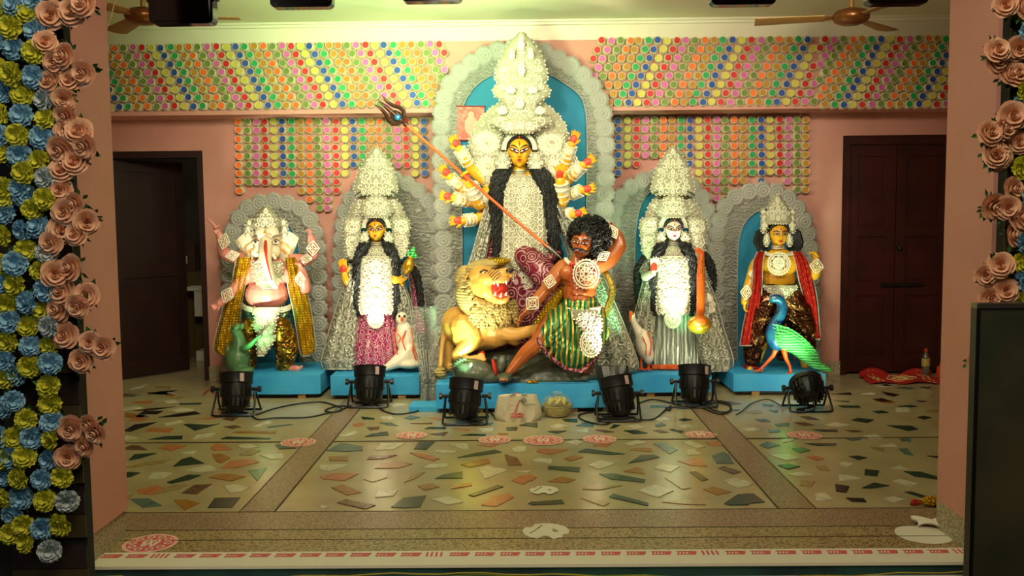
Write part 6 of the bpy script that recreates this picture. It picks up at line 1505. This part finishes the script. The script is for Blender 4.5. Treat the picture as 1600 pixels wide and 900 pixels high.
# ---- plastic-wrapped lamp stand between two pedestals ----
F = Fig(6.98); c = flr(668, 640); c = Vector((F.p(668, 600).x, 6.98, 0)); rt = root('wrapped_stand', 'steel lamp stand wrapped in clear plastic left of the large pedestal', 'lamp stand', c)
q = MB(); q.lathe([(.05, 0), (.055, .012), (.02, .03), (.012, .06), (.012, .16), (.028, .17), (.028, .19), (.012, .20), (.010, .42), (.02, .44), (.008, .5), (.008, .62)], c, None, 16); part('stand', q, M['steel'], rt)
q = MB(); g = random.Random(9)
def wrapf(u, v):
    a = 2*PI*u; r = .05 + .035*math.sin(3*a + 5*v) * (.5 + v) + .03*v; r = max(r, .02)
    return Vector((c.x + r*math.cos(a), c.y + r*.8*math.sin(a), .02 + .72*v + .02*math.sin(4*a)))
q.grid(wrapf, 30, 16, True); part('plastic_wrap', q, M['film'], rt)
q = MB()
for k in range(5): q.tube([F.p(650 + k*5, 520 + k*7, 0), F.p(654 + k*4, 560, -.02), F.p(664 + k*2, 600, 0)], .003, 4)
part('wire', q, M['silverf'], rt)
q = MB(); a, b = flr(640, 642), flr(690, 648); q.box2((a.x, 6.72, .0), (b.x, 6.95, .035)); part('blue_plank', q, M['blue'], rt, smooth=False)

# ---- cables on the floor ----
def cable(label, pts, r=.006, m='pvc', z=.008, nm='floor_cable', n=60):
    P = path([tuple(flr(x, y, z)) for x, y in pts], n); q = MB(); q.tube([Vector(p) for p in P], r, 6)
    b = Vector(P[0]); solo(nm, q, M[m], label, 'cable', (b.x, b.y, 0))
cable('black cable looping from the leftmost can light along the floor', [(392, 646), (402, 655), (430, 653), (480, 652), (510, 646), (528, 642), (548, 634)])
cable('black cable arching between the two leftmost pedestals', [(400, 648), (430, 638), (465, 631), (500, 628), (525, 634), (535, 640), (520, 644), (508, 641), (530, 634), (552, 637)])
cable('black cable running from the second can light to the third', [(590, 634), (600, 642), (620, 647), (650, 643), (668, 634), (690, 640), (704, 647)])
cable('black cable between the third can light and the white bag', [(742, 650), (752, 640), (762, 640), (770, 648), (775, 653)])
cable('black cable looping in front of the yellow bundle to the fourth can light', [(902, 640), (920, 622), (936, 632), (940, 640), (905, 648), (915, 658), (945, 663), (960, 655)])
cable('black cable from the fourth can light to the fifth', [(990, 655), (1020, 655), (1040, 640), (1048, 634), (1046, 641), (1040, 637), (1060, 636)])
cable('black cable curving left of the fifth can light', [(998, 630), (1020, 624), (1050, 630), (1064, 632)])
cable('coil of black cable right of the fifth can light', [(1098, 638), (1125, 647), (1142, 640), (1136, 629), (1112, 626), (1100, 632), (1118, 642), (1138, 643), (1140, 634), (1118, 629), (1104, 636)], n=110)
cable('thin black cable running toward the tilted can light by the peacock', [(1150, 648), (1160, 642), (1175, 630), (1200, 624), (1222, 634), (1236, 632)], .004)
cable('red wire tangle on the floor left of the leftmost can light', [(318, 617), (325, 610), (340, 606), (332, 614), (345, 612), (350, 602)], .004, 'red')
YE2 = YE - .02
for i, (lb, col, z0) in enumerate((('thin green wire strung along the blue-green riser at the stage edge', '#6f8a2a', -.045), ('thin yellow wire strung along the riser below the printed edge', '#a89a2e', -.036))):
    M['w%d' % i] = mat('wire_%d' % i, col, .5)
    P = [Vector((-1.85 + 3.75*k/40, YE2 - .004*i, z0 - .012*math.sin(PI*k/40*3 + i) - .004*math.sin(k*1.7) + (.02 if k < 3 else 0))) for k in range(41)]
    q = MB(); q.tube(P, .0028, 5); solo('wire', q, M['w%d' % i], lb, 'wire', P[0])

# ---- stickers on the floor ----
def sticker(px, py, R, label, kind='red', rot=0, squ=1):
    c = flr(px, py, .002); rt = root('floor_sticker', label, 'sticker', c)
    def disc(r0, r1, z, n=40, h=.0008, m=None, sc=0):
        q = MB()
        vs_ = [(c.x + r*(1 + sc*math.cos(12*2*PI*i/n))*math.cos(2*PI*i/n), c.y + r*(1 + sc*math.cos(12*2*PI*i/n))*math.sin(2*PI*i/n), zz) for r, zz in ((r0, z), (r1, z), (r1, z + h), (r0, z + h)) for i in range(n)]
        fs = [(j*n+i, j*n+(i+1) % n, ((j+1) % 4)*n+(i+1) % n, ((j+1) % 4)*n+i) for j in range(4) for i in range(n)]
        q.add(vs_, fs); return q
    if kind == 'red':
        part('paper_disc', disc(.001, R, .002, sc=.03 if squ != 1 else 0, n=72), M['pinkpr'], rt, smooth=False)
        part('red_field', disc(.001, R*.86, .0028), M['redpr'], rt, smooth=False)
        q = MB()
        def T(pts, r=.0035): q.tube([(c.x + R*x, c.y + R*y, .0042) for x, y in pts], r, 4, flat=.3, ref=(0, 0, 1))
        for i in range(10):
            a = 2*PI*i/10 + rot; ca, sa = math.cos(a), math.sin(a)
            T([(ca*.66 + .13*math.cos(b), sa*.66 + .13*math.sin(b)) for b in [2*PI*j/8 for j in range(9)]])
        for sg in (-1, 1):
            T([(sg*.16 + sg*.13*math.cos(b)*(1.15 if math.sin(b) > 0 else .7), .36*math.sin(b)) for b in [2*PI*j/14 for j in range(15)]], .005)
            T([(sg*.16, .2), (sg*.18, 0), (sg*.14, -.2)])
        part('white_footprints', q, M['white'], rt)
    elif kind == 'white':
        part('paper_disc', disc(.001, R, .002), M['white'], rt, smooth=False)
    else:   # torn
        q = MB(); g = random.Random(px); n = 48; ring = []
        for i in range(n):
            a = 2*PI*i/n; r = R
            if 4.4 < a < 4.9: r = R*(.55 + .1*g.random())
            if 5.6 < a < 5.85: r = R*.86
            if 2.2 < a < 2.5: r = R*.82
            ring.append((c.x + r*math.cos(a)*(1 + .012*g.random()), c.y + r*math.sin(a), .002))
        q.prism(ring, (0, 0, .0015)); part('paper_disc', q, M['white'], rt, smooth=False)
        q = MB(); q.tube([(c.x - R*.7, c.y - R*.3, .0037), (c.x - R*.4, c.y + R*.2, .0037), (c.x - R*.15, c.y + R*.75, .0037)], .005, 4, flat=.2, ref=(0, 0, 1))
        q.prism([(c.x + R*.3, c.y - R*.1, .0036), (c.x + R*.55, c.y - R*.15, .0036), (c.x + R*.45, c.y + R*.15, .0036), (c.x + R*.28, c.y + R*.3, .0036)], (0, 0, .0004)); part('torn_gap', q, M['granb'], rt, smooth=False)
    return rt
sticker(466, 691, .112, 'red floor sticker with white pattern, on the left granite strip')
sticker(643, 680, .102, 'red patterned floor sticker, second from the left in the row')
sticker(773, 687, .105, 'red patterned floor sticker just left of the large scalloped one')
sticker(849, 688, .128, 'largest red scalloped floor sticker in the middle of the row', squ=2)
sticker(937, 686, .108, 'red patterned floor sticker just right of the large scalloped one')
sticker(1095, 679, .10, 'red patterned floor sticker, second from the right, by the right granite strip')
sticker(1257, 680, .11, 'rightmost red floor sticker, in front of the tilted can light')
sticker(235, 849, .118, 'red footprint sticker at the front left corner beside the pillar')
sticker(850, 766, .075, 'small round white scuffed sticker on the mosaic floor', 'torn')
sticker(853, 830, .105, 'torn round white sticker on the granite band at the front', 'torn')
sticker(1443, 835, .12, 'plain round white sticker at the front right corner', 'white')

# ---- things by the brown door ----
c = Vector((at(1400, 590, 7.85).x, 7.8, 0)); rt = root('door_mat', 'red cloth mat with cream floral print in front of the brown double door', 'mat', c)
x0, x1 = at(1342, 590, 7.9).x, at(1455, 590, 7.9).x
def mt(u, v): return Vector((x0 + (x1-x0)*u + .05*v + .01*math.sin(14*v), 7.66 + .40*v + .02*math.sin(11*u), .008 + .014*abs(math.sin(7*u + 3*v)) + .05*max(0, v - .8)*5*(.5 + .5*math.sin(9*u))))
q = MB(); q.sheet(mt, 30, 14, (0, 0, -.005)); m_ = part('cloth', q, mat('red_mat_cloth', '#b01810', .8, bump=('noise', 60, .4)), rt)
q = MB(); up = Vector((0, 0, .002))
for r in (.1, .17, .24): q.tube([mt(.52 + r*.8*math.cos(a)*(1 + .12*math.cos(6*a)), .5 + r*1.3*math.sin(a)*(1 + .12*math.cos(6*a))) + up for a in [2*PI*i/36 for i in range(37)]], .005, 4)
for k in range(6): q.tube([mt(.52 + .02*math.cos(k), .5 + .03*math.sin(k)) + up, mt(.52 + .12*math.cos(k*1.047), .5 + .2*math.sin(k*1.047)) + up], .006, 4)
for u0 in (.14, .2, .82, .88):
    for k in range(9): q.ell(mt(u0, .06 + k*.108) + up, (.014, .012, .003), nu=6, nv=4)
part('floral_print', q, mat('mat_print', '#d8b070', .7), m_)
c = Vector((at(1446, 588, 7.98).x, 7.98, 0)); rt = root('plastic_bottle', 'plastic bottle with red cap and yellow label by the brown door', 'bottle', c)
M['pet'] = mat('clear_pet', '#8a8066', .1, trans=.6, spec=.8)
q = MB(); q.lathe([(.03, 0), (.034, .01), (.034, .09), (.031, .1), (.034, .11), (.034, .16), (.02, .20), (.013, .215), (.013, .23)], c, None, 18); part('bottle_body', q, M['pet'], rt)
q = MB(); q.lathe([(.0355, .10), (.0355, .165)], c, None, 18); part('bottle_label', q, mat('bottle_label', '#b09a50', .5), rt)
q = MB(); q.lathe([(.016, .228), (.016, .25), (.013, .252)], c, None, 12); part('cap', q, M['red'], rt)
c = Vector((at(1471, 588, 7.95).x, 7.95, 0)); rt = root('canister', 'small orange-red plastic jug in the corner right of the bottle', 'jug', c)
q = MB(); q.lathe([(.038, 0), (.042, .01), (.042, .08), (.034, .1), (.016, .11), (.016, .13), (.012, .132)], c, None, 14); part('jug_body', q, mat('orange_plastic', '#c23a12', .45), rt)
q = MB(); q.tube([c + Vector((.018, 0, .12)), c + Vector((.05, 0, .115)), c + Vector((.05, 0, .06)), c + Vector((.04, 0, .05))], .007, 6); part('handle', q, mat('orange_plastic2', '#c23a12', .45), rt)
q = MB(); g = random.Random(21)
for k in range(46):
    y = g.uniform(590, 665); p = flr(1490 - g.random()**2*34, y, .006); a = g.uniform(0, 6)
    q.sheet(lambda u, v: p + Vector(((u-.5)*.03*math.cos(a) - (v-.5)*.02*math.sin(a), (u-.5)*.03*math.sin(a) + (v-.5)*.02*math.cos(a), .006*math.sin(PI*u))), 3, 2, (0, 0, .001))
b_ = flr(1480, 630); solo('flower_petals', q, mat('red_petals', '#a0241a', .7, pat=('noise', 30, '#c07a20', .45, .6)), 'scattered red and orange petals along the foot of the right pillar', 'petals', b_, kind='stuff')
# gold packet and white plastic
c = flr(1457, 790); rt = root('gold_packet', 'crumpled gold foil packet on the floor near the right pillar', 'packet', c)
q = MB(); g = random.Random(4)
q.ell(c + Vector((0, 0, .022)), (.062, .04, .022), None, 14, 9); q.v = [v + Vector((g.uniform(-.006, .006), g.uniform(-.006, .006), g.uniform(-.003, .006))) for v in q.v]
part('foil', q, M['goldcl'], rt, smooth=False)
q = MB(); q.tube([c + Vector((-.06, 0, .02)), c + Vector((-.09, .01, .012)), c + Vector((-.11, -.01, .01))], [.012, .018, .004], 6); part('twist', q, M['redsh'], rt)
c = flr(1458, 824); q = MB()
q.sheet(lambda u, v: c + Vector(((u-.5)*.16 + .01*math.sin(9*v), (v-.5)*.09 - .05*(u-.5), .012 + .02*abs(math.sin(5*u + 4*v)) )), 14, 10, (0, 0, .003))
solo('plastic_scrap', q, M['white'], 'crumpled white plastic lying beside the plain round white sticker', 'litter', c)

# ---- dark room furniture seen through the left doorway ----
Y = 9.2
rt = root('desk', 'white-topped desk in the dark room behind the left doorway', 'desk', Vector((at(315, 500, Y).x, Y, 0)))
a = at(284, 450, Y); zt = a.z; q = MB(); q.box2((a.x, Y, zt - .03), (a.x + .5, Y + .5, zt)); part('desk_top', q, M['white'], rt, smooth=False)
b = at(302, 458, Y); q = MB(); q.box2((b.x, Y + .02, .45), (b.x + .4, Y + .45, zt - .03)); part('drawer_box', q, M['white'], rt, smooth=False)
q = MB(); q.box2((b.x, Y + .02, 0), (b.x + .4, Y + .45, .1)); part('base', q, M['white'], rt, smooth=False)
for x in (b.x + .01, b.x + .36):
    q = MB(); q.box2((x, Y + .3, .1), (x + .03, Y + .33, .45)); part('leg', q, M['white'], rt, smooth=False)
q = MB(); a = at(274, 424, 9.6); a2 = at(303, 378, 9.6)
rt = root('cardboard_box', 'brown cardboard box with white label in the dark room', 'box', Vector((a.x + .1, 9.6, a.z)))
q.box2((a.x, 9.6, a.z), (a2.x, 9.85, a2.z)); part('carton', q, mat('cardboard', '#4a3420', .8), rt, smooth=False)
q = MB(); q.box2((a.x + .06, 9.595, a.z + .08), (a.x + .13, 9.6, a.z + .16)); part('paper_label', q, M['white'], rt, smooth=False)
rt = root('cabinet', 'olive cabinet carrying the cardboard box in the dark room', 'cabinet', Vector((at(290, 500, 9.5).x, 9.7, 0)))
a3 = at(256, 424, 9.5); q = MB(); q.box2((a3.x, 9.5, 0), (a3.x + .6, 9.95, a.z - .002)); cb = part('carcass', q, mat('olive_paint', '#5c4a1c', .6), rt, smooth=False)
q = MB(); q.box2((a3.x + .04, 9.485, .08), (a3.x + .29, 9.5, a.z - .08)); part('cabinet_door', q, mat('olive_paint2', '#5c4a1c', .55), rt, smooth=False)
q = MB(); q.box2((a3.x + .31, 9.485, .08), (a3.x + .56, 9.5, a.z - .08)); part('cabinet_door', q, mat('olive_paint3', '#5c4a1c', .55), rt, smooth=False)
light('POINT', 'far_room_fill', (-3.0, 9.3, 2.3), (0, 0, 0), 6, (1, .9, .7), .2)  # added faint fill so the dark room can be made out

# =============== flower columns ===============
g = random.Random(77)
def carn_mesh(nm, m, seed):
    g = random.Random(seed); q = MB()
    for lay, (n, r0, r1, h0, h1) in enumerate(((9, .2, 1.0, -.05, -.25), (8, .15, .85, -.1, -.5), (7, .1, .62, -.2, -.7), (4, .03, .36, -.3, -.8))):
        for k in range(n):
            a0 = 2*PI*k/n + g.uniform(-.2, .2) + lay*.4; w = PI/n*1.6; ph = g.uniform(0, 6)
            def f(u, v):
                r = r0 + (r1-r0)*v; a = a0 + (u-.5)*2*w*(.3 + .7*v); y = h0 + (h1-h0)*v**1.3 + .13*v*math.sin(9*u + ph) + .05*g.random()
                r *= 1 + .07*math.sin(17*u + ph)*v
                return Vector((r*math.cos(a), y, r*math.sin(a)))
            q.grid(f, 6, 3)
    q.ell((0, -.1, 0), (.4, .2, .4), None, 8, 5)
    return q.mesh(nm, m)
def rose_mesh(nm, m, seed):
    g = random.Random(seed); q = MB()
    for lay, (n, rb, r1, y0, y1) in enumerate(((5, .35, 1.0, .05, -.25), (5, .3, .8, 0, -.5), (4, .22, .56, -.1, -.7), (3, .12, .34, -.2, -.8), (2, .05, .16, -.3, -.85))):
        for k in range(n):
            a0 = 2*PI*k/n + g.uniform(-.2, .2) + lay*.6; w = PI/n*1.45
            def f(u, v):
                r = rb + (r1-rb)*(v**.6)*(1 + .0*u) + (.12 if v > .9 and lay < 3 else 0); e = 1 - .18*(2*u-1)**2*v; a = a0 + (u-.5)*2*w
                return Vector((r*e*math.cos(a), y0 + (y1-y0)*v*e, r*e*math.sin(a)))
            q.grid(f, 5, 4)
    q.ell((0, -.05, 0), (.35, .3, .35), None, 8, 5)
    return q.mesh(nm, m)
FM = {}
for k, c1, c2 in (('b', '#9ccbe0', '#78abc8'), ('y', '#e0d83c', '#bcc43a'), ('w', '#c9d2d0', '#a8b8b8')):
    FM[k] = [carn_mesh('carnation', mat('carnation_' + k, c1, .8, pat=('noise', 3, c2, .35, .7)), 5 + i) for i in range(3)]
FM['p'] = [rose_mesh('rose', mat('rose_peach', '#f0c4a0', .75, pat=('noise', 2, '#e0a078', .4, .7)), 15 + i) for i in range(3)]
M['leafg'] = mat('artificial_leaf', '#1f4a26', .6, pat=('noise', 9, '#3c6a2c', .4, .6))
M['board'] = mat('dark_board', '#0c0f0d', .8); M['olive'] = mat('olive_slat', '#3a3012', .7); M['maroon'] = mat('maroon_slat', '#1e0a08', .7)
def flowers(rt, Y, items, seed, xlo=None):
    g = random.Random(seed); lf = MB()
    for px, py, k in items:
        r = g.uniform(17, 20)*Y/FPX if k != 'p' else g.uniform(17, 22)*Y/FPX
        p = at(px, py, Y - g.uniform(.0, .03))
        inst('rose' if k == 'p' else 'carnation', g.choice(FM[k]), rt, p, (g.uniform(-.35, .35), g.uniform(0, 6.3), g.uniform(-.35, .35)), r)
        for _ in range(3 if k != 'p' else 7):
            a = g.uniform(0, 6.3); l = g.uniform(.022, .04); d = Vector((math.cos(a), -g.uniform(0, .3), math.sin(a))); t = d.cross(Vector((0, 1, 0))).normalized(); b0 = p + d*r*.6 + Vector((0, .01, 0))
            lf.add([b0, b0 + d*l*.5 + t*l*.22 - Vector((0, .006, 0)), b0 + d*l, b0 + d*l*.5 - t*l*.22 + Vector((0, .004, 0)), b0 + d*l*.5 + Vector((0, .008, 0))], [(0, 1, 4), (1, 2, 4), (2, 3, 4), (3, 0, 4)])
    part('leaves', lf, M['leafg'], rt, smooth=False, kind='stuff')
Z3 = [(65,35,'b'),(135,70,'y'),(55,130,'y'),(170,145,'b'),(70,230,'b'),(165,245,'y'),(65,350,'y'),(160,360,'b'),(110,445,'y'),(105,540,'b'),(215,470,'w'),(220,560,'y'),(85,635,'y'),(200,645,'b'),(95,725,'b'),(190,755,'y'),(115,810,'y'),(215,835,'w'),(5,430,'b'),(5,540,'y'),(5,640,'b'),(0,715,'y'),(20,885,'y'),(95,885,'b'),(150,0,'b'),(5,60,'y'),(-20,200,'b'),(-15,330,'y')]
Z3 += [(x, y, 'p') for x, y in ((245,70),(345,60),(215,200),(310,265),(400,20),(245,385),(330,375),(395,340),(300,460),(310,540),(315,610),(370,620),(290,700),(400,680),(350,760),(290,800),(265,290),(285,890))]
A = [(x/3, y/3, k) for x, y, k in Z3]
Z4 = [(145,75,'y'),(25,90,'b'),(105,165,'b'),(175,155,'b'),(20,190,'y'),(115,255,'y'),(205,265,'w'),(70,315,'b'),(10,320,'y'),(185,345,'y'),(75,405,'y'),(10,395,'b'),(125,485,'b'),(35,490,'y'),(200,520,'y'),(45,570,'b'),(125,590,'y'),(220,590,'w'),(40,655,'y'),(135,675,'b'),(225,675,'y'),(30,740,'b'),(135,765,'y'),(225,750,'b'),(30,815,'y'),(75,800,'b'),(220,850,'y'),(205,430,'b'),(200,30,'y'),(110,15,'b'),(10,25,'y')]
Z4 += [(x, y, 'p') for x, y in ((290,85),(335,50),(380,130),(275,170),(340,185),(230,225),(240,360),(320,335),(275,440),(385,455),(265,510),(345,500),(295,630),(400,660),(455,680),(360,740))]
A += [(x/2.812, 300 + y/2.812, k) for x, y, k in Z4]
Z5 = [(230,15,'y'),(60,80,'b'),(240,90,'y'),(125,165,'y'),(245,180,'b'),(65,250,'y'),(155,250,'b'),(250,255,'y'),(50,340,'b'),(120,340,'y'),(235,355,'b'),(95,440,'y'),(200,445,'b'),(295,435,'y'),(100,530,'b'),(215,545,'y'),(315,545,'w'),(65,605,'b'),(110,660,'y'),(200,675,'b'),(290,655,'y'),(55,700,'y'),(130,745,'y'),(235,780,'w'),(30,530,'y'),(20,430,'b'),(20,110,'b'),(-5,250,'b'),(-5,350,'y')]
Z5 += [(x, y, 'p') for x, y in ((340,205),(405,290),(455,225),(320,340),(425,190))]
A += [(x/3, 600 + y/3, k) for x, y, k in Z5]
YL = 3.30
def board(label, x0, x1, Y, z0, slx0, slx1):
    rt = root('flower_column', label, 'flower decoration', Vector(((x0+x1)/2, Y, z0)))
    q = MB(); q.box2((x0, Y, z0), (x1, Y + .05, 2.75)); part('backing_board', q, M['board'], rt, smooth=False)
    z = z0; k = 0
    while z < 2.7:
        q = MB(); q.box2((slx0, Y - .012, z), (slx1, Y, z + .085)); part('slat', q, M['olive' if k % 2 == 0 else 'maroon'], rt, smooth=False); z += .088 + (.03 if k % 2 else 0); k += 1
    return rt
xe = at(118, 450, YL + .06).x
rt = board('flower-covered column of blue and yellow carnations with peach roses at the left', -2.5, xe, YL + .06, -.36, xe - .28, xe); flowers(rt, YL, A, 3)
B = [(1280 + x/3, y/3, k) for x, y, k in [(870,25,'p'),(935,225,'p'),(830,240,'p'),(820,290,'p'),(880,350,'p'),(925,355,'p'),(900,545,'p'),(865,605,'p'),(790,620,'p'),(930,670,'p'),(810,700,'p'),(840,740,'p'),(900,890,'p'),(955,30,'p'),(965,490,'b'),(960,785,'y'),(970,420,'y'),(985,150,'b')]]
B += [(1280 + x/2.047, 180 + y/2.047, k) for x, y, k in [(540,60,'p'),(565,130,'p'),(550,290,'p'),(600,295,'p'),(640,330,'p'),(615,385,'p'),(580,480,'p'),(530,510,'p'),(595,560,'p'),(545,585,'p'),(510,790,'p'),(650,170,'y'),(650,470,'y'),(650,530,'b'),(640,590,'y'),(660,400,'b'),(670,260,'w')]]
xr = at(1570, 300, YL + .06).x
rt = board('flower-covered column with peach roses at the right edge', xr, 2.7, YL + .06, -.36, xr, xr + .28); flowers(rt, YL, B, 4)
# dark glossy case at the right edge
M['case'] = mat('dark_gloss_case', '#5a5238', .35, .2, pat=('noise', 1.6, '#2c3a30', .35, .65), spec=.6)
YK = 3.05; a = at(1527, 476, YK); rt = root('metal_panel', 'dark glossy panel standing at the right edge below the flowers', 'panel', Vector((a.x + .3, YK + .02, -.36)))
q = MB(); q.box2((a.x, YK, -.36), (a.x + .7, YK + .03, a.z)); part('sheet', q, M['case'], rt, smooth=False)
q = MB(); q.box2((a.x - .004, YK - .006, a.z - .012), (a.x + .7, YK + .034, a.z + .004)); part('top_rail', q, M['steel'], rt, smooth=False)
q = MB(); q.box2((a.x - .004, YK - .006, -.36), (a.x + .008, YK + .034, a.z - .012)); part('side_rail', q, M['black'], rt, smooth=False)
# strings hanging top left
for lb, p0, p1 in (('thin string hanging from the ceiling at the top left, the longer one', (186, -30), (156, 72)), ('thin string hanging from the ceiling at the top left, the shorter one', (172, -30), (153, 40))):
    a, b = at(p0[0], p0[1], 4.6), at(p1[0], p1[1], 4.6); q = MB(); q.tube([a, (a+b)/2 + Vector((.01, 0, -.01)), b], .003, 5); solo('string', q, M['wood'], lb, 'string', b)
